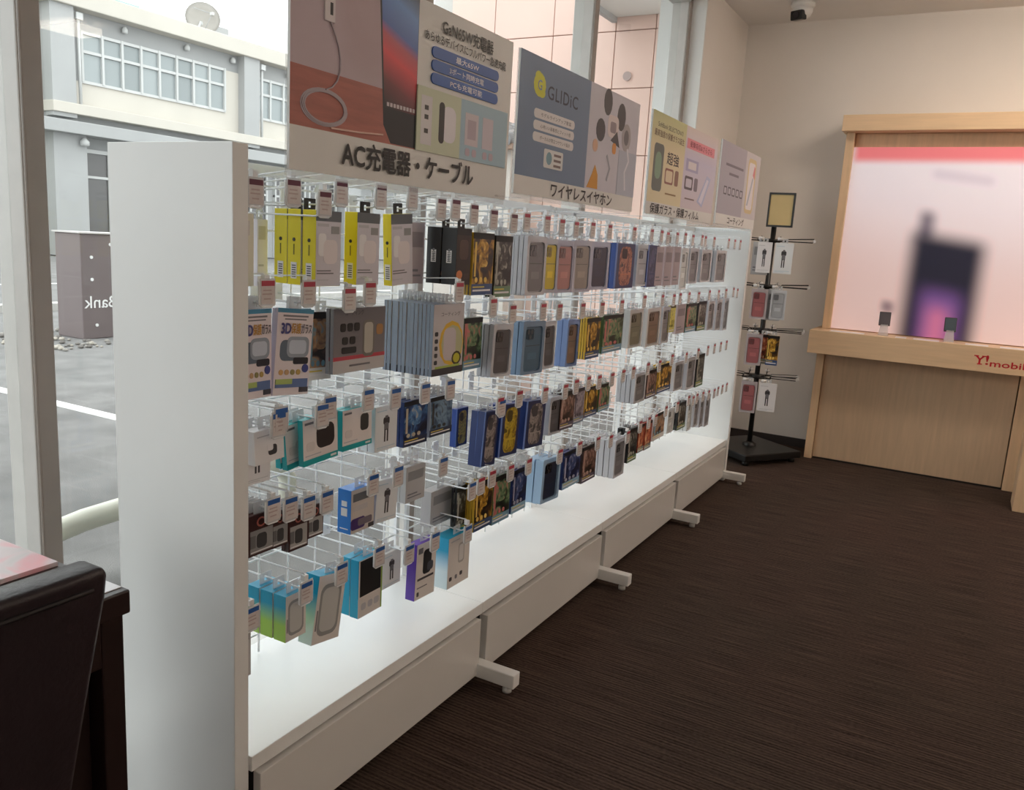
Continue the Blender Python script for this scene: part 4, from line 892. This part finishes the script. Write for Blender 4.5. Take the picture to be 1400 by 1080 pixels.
for z in TZ:
    hb = MB(); hb.lathe([(.0165, -.012), (.05, -.012), (.05, .012), (.0165, .012)], (0, 0, z), bmg, 16)
    for k in range(4):
        a = ang+k*pi/2+pi/4; hb.tube([(.04*cos(a), .04*sin(a), z), (.12*cos(a), .12*sin(a), z)], .006, bmg, 6)
    for k in range(4):
        a0, a1 = ang+k*pi/2+pi/4, ang+(k+1)*pi/2+pi/4
        hb.tube([(.12*cos(a0), .12*sin(a0), z), (.12*cos(a1), .12*sin(a1), z)], .005, bmg, 6)
    hub = hb.build('tier', sp)
    for k in range(4):
        a = ang+k*pi/2
        for s in (-.055, .055):
            o = Vector((cos(a)*.085 - sin(a)*s, sin(a)*.085 + cos(a)*s, z)); d = Vector((cos(a), sin(a), 0))*.155
            pr_ = MB(); pr_.tube([o, o+d, o+d*1.04+Vector((0, 0, .014))], .0028, bmg, 6); pr_.build('prong', hub)
            pr_ = MB(); q = o+d*1.05; pr_.tube([o+Vector((0, 0, .012)), q+Vector((0, 0, .022))], .0022, bmg, 5); pr_.build('tag_wire', hub)
            pr_ = MB(); nrm = Vector((-sin(a), cos(a), 0)); q = o+d*1.06
            pr_.tube([q-nrm*.016+Vector((0, 0, .008)), q+nrm*.016+Vector((0, 0, .008))], .010, flat(226, 222, 220, .4), 6); pr_.build('tag_holder', hub)
fr = MB(); fy = -.02
fr.box(-.080, -.070, fy-.008, fy+.008, 1.485, 1.695, bmg); fr.box(.070, .080, fy-.008, fy+.008, 1.485, 1.695, bmg); fr.box(-.07, .07, fy-.008, fy+.008, 1.485, 1.497, bmg); fr.box(-.07, .07, fy-.008, fy+.008, 1.683, 1.695, bmg)
fo = fr.build('card_frame', sp); fo.location = (.035, 0, 0)
MB().box(-.07, .07, fy-.003, fy+.003, 1.497, 1.683, noisy(206, 182, 130, .04, 8, .6)).build('card', fo)
MB().box(-.012, .012, -.012, .004, 1.45, 1.49, bmg).build('frame_bracket', sp, loc=(.0, 0, 0))
def stand_pack(ty, var, w, h, t, x, y, zt, rot, label, cat, n=1):
    for k in range(n):
        o = make_pack(ty, var, w, h, t); a = radians(rot); o.rotation_euler = (0, 0, a)
        o.location = (x - cos(a)*k*t*1.15, y - sin(a)*k*t*1.15, zt); tag(o, label, cat, label + ' group' if n > 1 else None)
FR = -80
def fp(s, d): # point on the camera-side face of the spinner: s along the face, d out from the pole
    a = ang - pi/2; return (PX + cos(a)*d - sin(a)*s, PY + sin(a)*d + cos(a)*s)
def rp(s, d):
    a = ang; return (PX + cos(a)*d - sin(a)*s, PY + sin(a)*d + cos(a)*s)
ST = [(0, [('cable', 'white', .085, .185, 'white cable pack on the spinner stand, top tier, beside the grey pack', 'cable pack'), ('cable', 'icy', .105, .185, 'white cable pack on the spinner stand, top tier, outermost', 'cable pack')]),
      (1, [('case', 'rose', .098, .185, 'dusty red phone case on the spinner stand, second tier', 'phone case'), ('case', 'clear', .09, .18, 'clear phone case on the spinner stand, second tier', 'phone case')]),
      (2, [('case', 'rose', .098, .195, 'dusty red phone case on the spinner stand, third tier', 'phone case'), ('film', 'gold', .07, .185, 'black and gold film pack on the spinner stand, third tier', 'film pack')]),
      (3, [('case', 'rose', .098, .2, 'dusty red phone case on the spinner stand, lowest tier', 'phone case'), ('cable', 'white', .105, .18, 'tilted white cable pack on the spinner stand, lowest tier', 'cable pack')])]
for ti, lst in ST:
    for i, (ty, var, w, h, lab, cat) in enumerate(lst):
        x, y = fp((-.032, .082)[i], .19); stand_pack(ty, var, w, h, .014, x, y, TZ[ti]-.013, FR, lab, cat)
x, y = fp(.022, .16); stand_pack('film', 'red', .062, .185, .012, x, y, TZ[2]-.013, FR, 'reddish film pack beside the red case on the spinner stand, third tier', 'film pack')
x, y = fp(-.055, .145); stand_pack('box', 'grey', .10, .2, .02, x, y, TZ[0]-.013, FR, 'plain grey box on the spinner stand, top tier, behind a cable pack', 'box')
x, y = fp(.055, .15); stand_pack('case', 'clear', .09, .19, .014, x, y, TZ[1]-.013, FR, 'clear phone case at the back of its prong on the spinner stand', 'phone case')

# ------------------------------------------------------------------ wood phone display unit on the back wall
def wood_mat(c, amp=.07, vert=True):
    return noisy(*c, amp, 6, .45, stretch=((9, 9, .7) if vert else (.7, 9, 9)))
wd = wood_mat((226, 192, 154)); wdh = wood_mat((228, 196, 158), .06, False); wdl = wood_mat((204, 176, 146), .06)
du = empty('phone_display_unit', (.35, 5.65, 0), 'pale wood phone display unit with a large pink poster and counter', 'display unit')
def dpt(mb, name, bev=.002): o = mb.build(name, du, bev); o.location = (-.35, -5.65, 0); return o
XA, XB = -.855, 1.55
dpt(MB().box(XA-.02, XB+.02, 5.62, 5.919, 2.095, 2.19, wdh), 'top_rail')
dpt(MB().box(XA, XA+.05, 5.70, 5.905, .862, 2.095, wd), 'side_panel'); dpt(MB().box(XB-.05, XB, 5.70, 5.905, .862, 2.095, wd), 'side_panel')
dpt(MB().box(XA+.052, XB-.052, 5.75, 5.90, .862, 2.094, wd), 'back_panel')
dpt(MB().box(XA-.042, XB+.04, 5.50, 5.919, .713, .860, wdh), 'counter')
dpt(MB().box(XA, XA+.048, 5.63, 5.905, 0, .712, wd), 'lower_side'); dpt(MB().box(XA+.051, .287, 5.655, 5.90, .012, .711, wdl), 'lower_door')
dpt(MB().box(.293, .36, 5.645, 5.90, .0, .712, wd), 'lower_side'); dpt(MB().box(.364, XB-.05, 5.655, 5.90, .012, .711, wdl), 'lower_door'); dpt(MB().box(XB-.048, XB, 5.63, 5.905, 0, .712, wd), 'lower_side')
dpt(MB().box(XA+.052, XB-.052, 5.66, 5.90, 0, .012, flat(40, 34, 30)), 'toe_gap', 0)
def poster_mat():
    """soft blurred print: red band on top, pink-white ground, dark phone with a violet-pink glow at its foot"""
    m, n, l, p = new_mat('blurred_poster')
    tc = n.new('ShaderNodeTexCoord'); s = n.new('ShaderNodeSeparateXYZ'); l.new(tc.outputs['Object'], s.inputs[0])
    def sm(sock, a, b):
        q = n.new('ShaderNodeMapRange'); q.interpolation_type = 'SMOOTHERSTEP'; q.inputs['From Min'].default_value = a; q.inputs['From Max'].default_value = b
        l.new(sock, q.inputs['Value']); return q.outputs['Result']
    def mul(a, b):
        q = n.new('ShaderNodeMath'); q.operation = 'MULTIPLY'; l.new(a, q.inputs[0]); l.new(b, q.inputs[1]); return q.outputs[0]
    def mx(f, a, b):
        q = n.new('ShaderNodeMixRGB'); l.new(f, q.inputs['Fac'])
        if isinstance(a, tuple): q.inputs[1].default_value = a
        else: l.new(a, q.inputs[1])
        if isinstance(b, tuple): q.inputs[2].default_value = b
        else: l.new(b, q.inputs[2])
        return q.outputs[0]
    x = s.outputs['X']; sk = n.new('ShaderNodeMath'); sk.operation = 'MULTIPLY_ADD'; sk.inputs[1].default_value = .14; l.new(x, sk.inputs[0]); l.new(s.outputs['Z'], sk.inputs[2]); z = sk.outputs[0]; zz = s.outputs['Z']
    def blob(x0, x1, z0, z1, e): return mul(mul(sm(x, x0-e, x0+e), sm(x, x1+e, x1-e)), mul(sm(z, z0-e, z0+e), sm(z, z1+e, z1-e)))
    col = mx(sm(z, 1.0, 1.9), lin((226, 200, 198)), lin((224, 216, 224)))
    zk = z; z = zz
    band = mul(mul(sm(x, -.83, -.76), sm(x, 1.46, 1.39)), sm(z, 1.885, 1.965)); z = zk
    col = mx(band, col, lin((224, 122, 128)))
    col = mx(blob(-.34, .0, 1.78, 1.84, .05), col, lin((206, 196, 208)))
    d1 = blob(-.40, .005, .70, 1.45, .085); d2 = blob(-.37, -.29, 1.40, 1.58, .06)
    dark = lin((34, 34, 52))
    col = mx(d2, col, lin((120, 110, 124))); col = mx(d1, col, dark)
    col = mx(mul(blob(-.30, -.08, .60, 1.12, .10), d1), col, lin((120, 84, 150))); col = mx(mul(blob(-.25, -.14, .60, 1.02, .09), d1), col, lin((206, 120, 160)))
    col = mx(blob(-.52, -.45, .93, 1.0, .04), col, lin((150, 126, 132)))
    l.new(col, p.inputs['Base Color']); p.inputs['Roughness'].default_value = .5
    l.new(col, p.inputs['Emission Color']); p.inputs['Emission Strength'].default_value = .38
    return m
po = dpt(MB().box(XA+.03, XB-.03, 5.735, 5.7495, .866, 2.01, poster_mat()), 'backlit_poster', 0)
red = flat(196, 22, 40, .4)
for s_, bx, bo in (('Y', (.042, .092, .758, .806), .02), ('!', (.098, .112, .758, .812), .012), ('mobile', (.122, .335, .750, .786), .02)):
    o = lettering(s_, bx, 5.4993, red, du, '-y', bo); o.location = (-.35, -5.65, 0)
for bx in ((.036, .060, .802, .808), (.076, .098, .802, .808), (.056, .082, .755, .761)):
    MB().prism(rect(*bx), 5.4990, 5.4998, red, 'y').build('letter_serif', du, loc=(-.35, -5.65, 0))
# dummy phones on the counter
for i, (x, lab) in enumerate([(-.475, 'dark dummy phone on clear stand, on the counter by the poster phone'), (-.11, 'dark dummy phone on clear stand, nearest the red lettering on the counter')]):
    t = empty('dummy_phone', (x, 5.60, .860), lab, 'phone')
    b = MB(); b.prism([(-.03, 0), (.03, 0), (.028, .006), (.02, .07), (-.02, .07), (-.028, .006)], -.012, .012, clear((226, 226, 230), .55, .1), 'y'); b.build('stand', t)
    b = MB(); b.box(-.033, .033, -.005, .005, .062, .15, flat(60, 56, 60, .3)); o = b.build('handset', t, .003); o.rotation_euler = (radians(-16), 0, radians(8)); o.location = (0, -.004, 0)
    b = MB(); b.box(-.029, .029, -.0058, -.005, .068, .144, flat(96, 92, 98, .15) if i == 0 else flat(84, 96, 104, .15)); b.build('screen', o)
for i, (x0, x1) in enumerate([(-.78, -.58), (-.40, -.34), (-.30, -.16), (-.02, .10), (.16, .5)]):
    tag(MB().box(x0, x1, 5.525, 5.60, .8602, .8625, flat(244, 240, 240, .4)).build('price_sheet'), 'flat white price sheet lying on the wood counter', 'price sheet', 'price sheets on the wood counter')
lw = MB(); lw.box(.335, 1.5, 5.18, 5.40, 0, .45, wd); tag(lw.build('low_wood_bench', bevel=.003), 'low pale wood bench in front of the phone display unit', 'bench')

# ------------------------------------------------------------------ security camera on the ceiling
cc = empty('security_camera', (-1.17, 5.50, CEIL), 'white security camera with a black lens block on the ceiling', 'camera')
b = MB(); b.lathe([(0, -.0005), (.07, -.0005), (.072, -.018), (.062, -.03), (.04, -.034), (0, -.034)], (0, 0, 0), WHITE, 24); b.build('mount', cc)
b = MB(); b.lathe([(0, -.03), (.058, -.03), (.06, -.05), (.05, -.075), (.025, -.09), (0, -.093)], (0, 0, 0), WHITE, 24); b.build('housing', cc)
b = MB(); b.box(-.04, .04, -.075, -.02, -.10, -.045, flat(18, 18, 20, .2)); o = b.build('lens_block', cc, .006); o.rotation_euler = (radians(8), 0, radians(-22))
b = MB(); b.prism(ell(0, -.072, .02, .02, 16), -.079, -.0745, flat(40, 40, 46, .1), 'y'); b.build('lens', o)

# ------------------------------------------------------------------ dark desk, papers and leather chair
dkw = noisy(40, 26, 24, .15, 6, .35, stretch=(6, 1, 6))
dt = empty('dark_desk', (-1.34, .1, 0), 'dark brown desk under the window beside the fixture', 'desk')
def dk_(mb, name, bev=.003): o = mb.build(name, dt, bev); o.location = (1.34, -.1, 0); return o
dk_(MB().box(-1.52, -1.113, -1.0, .792, .68, .72, dkw), 'desk_top')
dk_(MB().box(-1.50, -1.121, .745, .784, 0, .68, dkw), 'end_leg_panel'); dk_(MB().box(-1.50, -1.121, -.98, -.94, 0, .68, dkw), 'end_leg_panel')
dk_(MB().box(-1.14, -1.121, -.94, .745, .60, .68, dkw), 'apron')
dk_(MB().box(-1.48, -1.15, .57, .74, .04, .66, dkw), 'under_desk_filler')  # dark block added so the space under the desk stays dark
tag(MB().box(-1.27, -1.13, .60, .788, .7202, .7215, flat(236, 236, 240, .4)).build('white_sheet'), 'plain white sheet at the corner of the dark desk', 'paper')
tag(MB().box(-1.51, -1.285, .45, .78, .7202, .728, picture([(196, 190, 190), (208, 192, 194), (226, 160, 168), (206, 200, 202)], 6, .4)).build('pamphlet'), 'pink and white pamphlet lying on the dark desk', 'pamphlet')
lea = noisy(40, 30, 34, .12, 10, .38, .12, 120)
ch = empty('leather_chair', (-1.0, .38, 0), 'dark brown leather chair pulled up to the dark desk', 'chair')
cl_ = (1.0, -.38, 0)
def sheet(ys, zs, xf, th, mat):
    """upholstered back: grid of points, xf(y,z) gives the rear face, th the thickness"""
    mb = MB(); k = mb.mi(mat); ny, nz = len(ys[0]), len(zs)
    for side in (0, 1):
        for j, z in enumerate(zs):
            for i, y in enumerate(ys[j]): mb.v.append((xf(y, z) - (th if side else 0), y, z))
    N = ny*nz
    def q(*f): mb.f.append(f); mb.m.append(k); mb.sm.append(True)
    for j in range(nz-1):
        for i in range(ny-1):
            a = j*ny+i; q(a, a+1, a+1+ny, a+ny); q(N+a+1, N+a, N+a+ny, N+a+1+ny)
    for i in range(ny-1):
        q(i+1, i, N+i, N+i+1); a = (nz-1)*ny+i; q(a, a+1, N+a+1, N+a)
    for j in range(nz-1):
        a = j*ny; q(a, a+ny, N+a+ny, N+a); a = j*ny+ny-1; q(a+ny, a, N+a, N+a+ny)
    return mb
zs = [.40, .50, .60, .70, .78, .84, .868, .88]
ys = []
for z in zs:
    f = (z-.4)/.48; y1 = .515+.092*f; y0 = .185-.035*f
    if z > .86: y1 -= (.003 if z < .875 else .008); y0 += (.003 if z < .875 else .008)
    ys.append([y0+(y1-y0)*i/8 for i in range(9)])
bk = sheet(ys, zs, lambda y, z: -.885 + .05*((z-.4)/.48)**2*.3 - .015, .05, lea).build('backrest', ch, .008, cl_)
sm_ = MB()
for j in (0,):
    sm_.tube([(-.8855, min(ys[6][8]-.022, max(ys[6][0]+.022, ys[6][i])), .856) for i in range(9)], .0035, flat(24, 18, 20, .5), 6)
sm_.build('seam', ch, loc=cl_)
MB().box(-1.30, -.93, .17, .545, .40, .475, lea).build('seat', ch, .02, cl_)
for (x, y) in ((-1.28, .20), (-1.28, .51), (-.94, .20), (-.94, .51)):
    MB().box(x-.018, x+.018, y-.018, y+.018, 0, .40, dkw).build('leg', ch, .003, cl_)
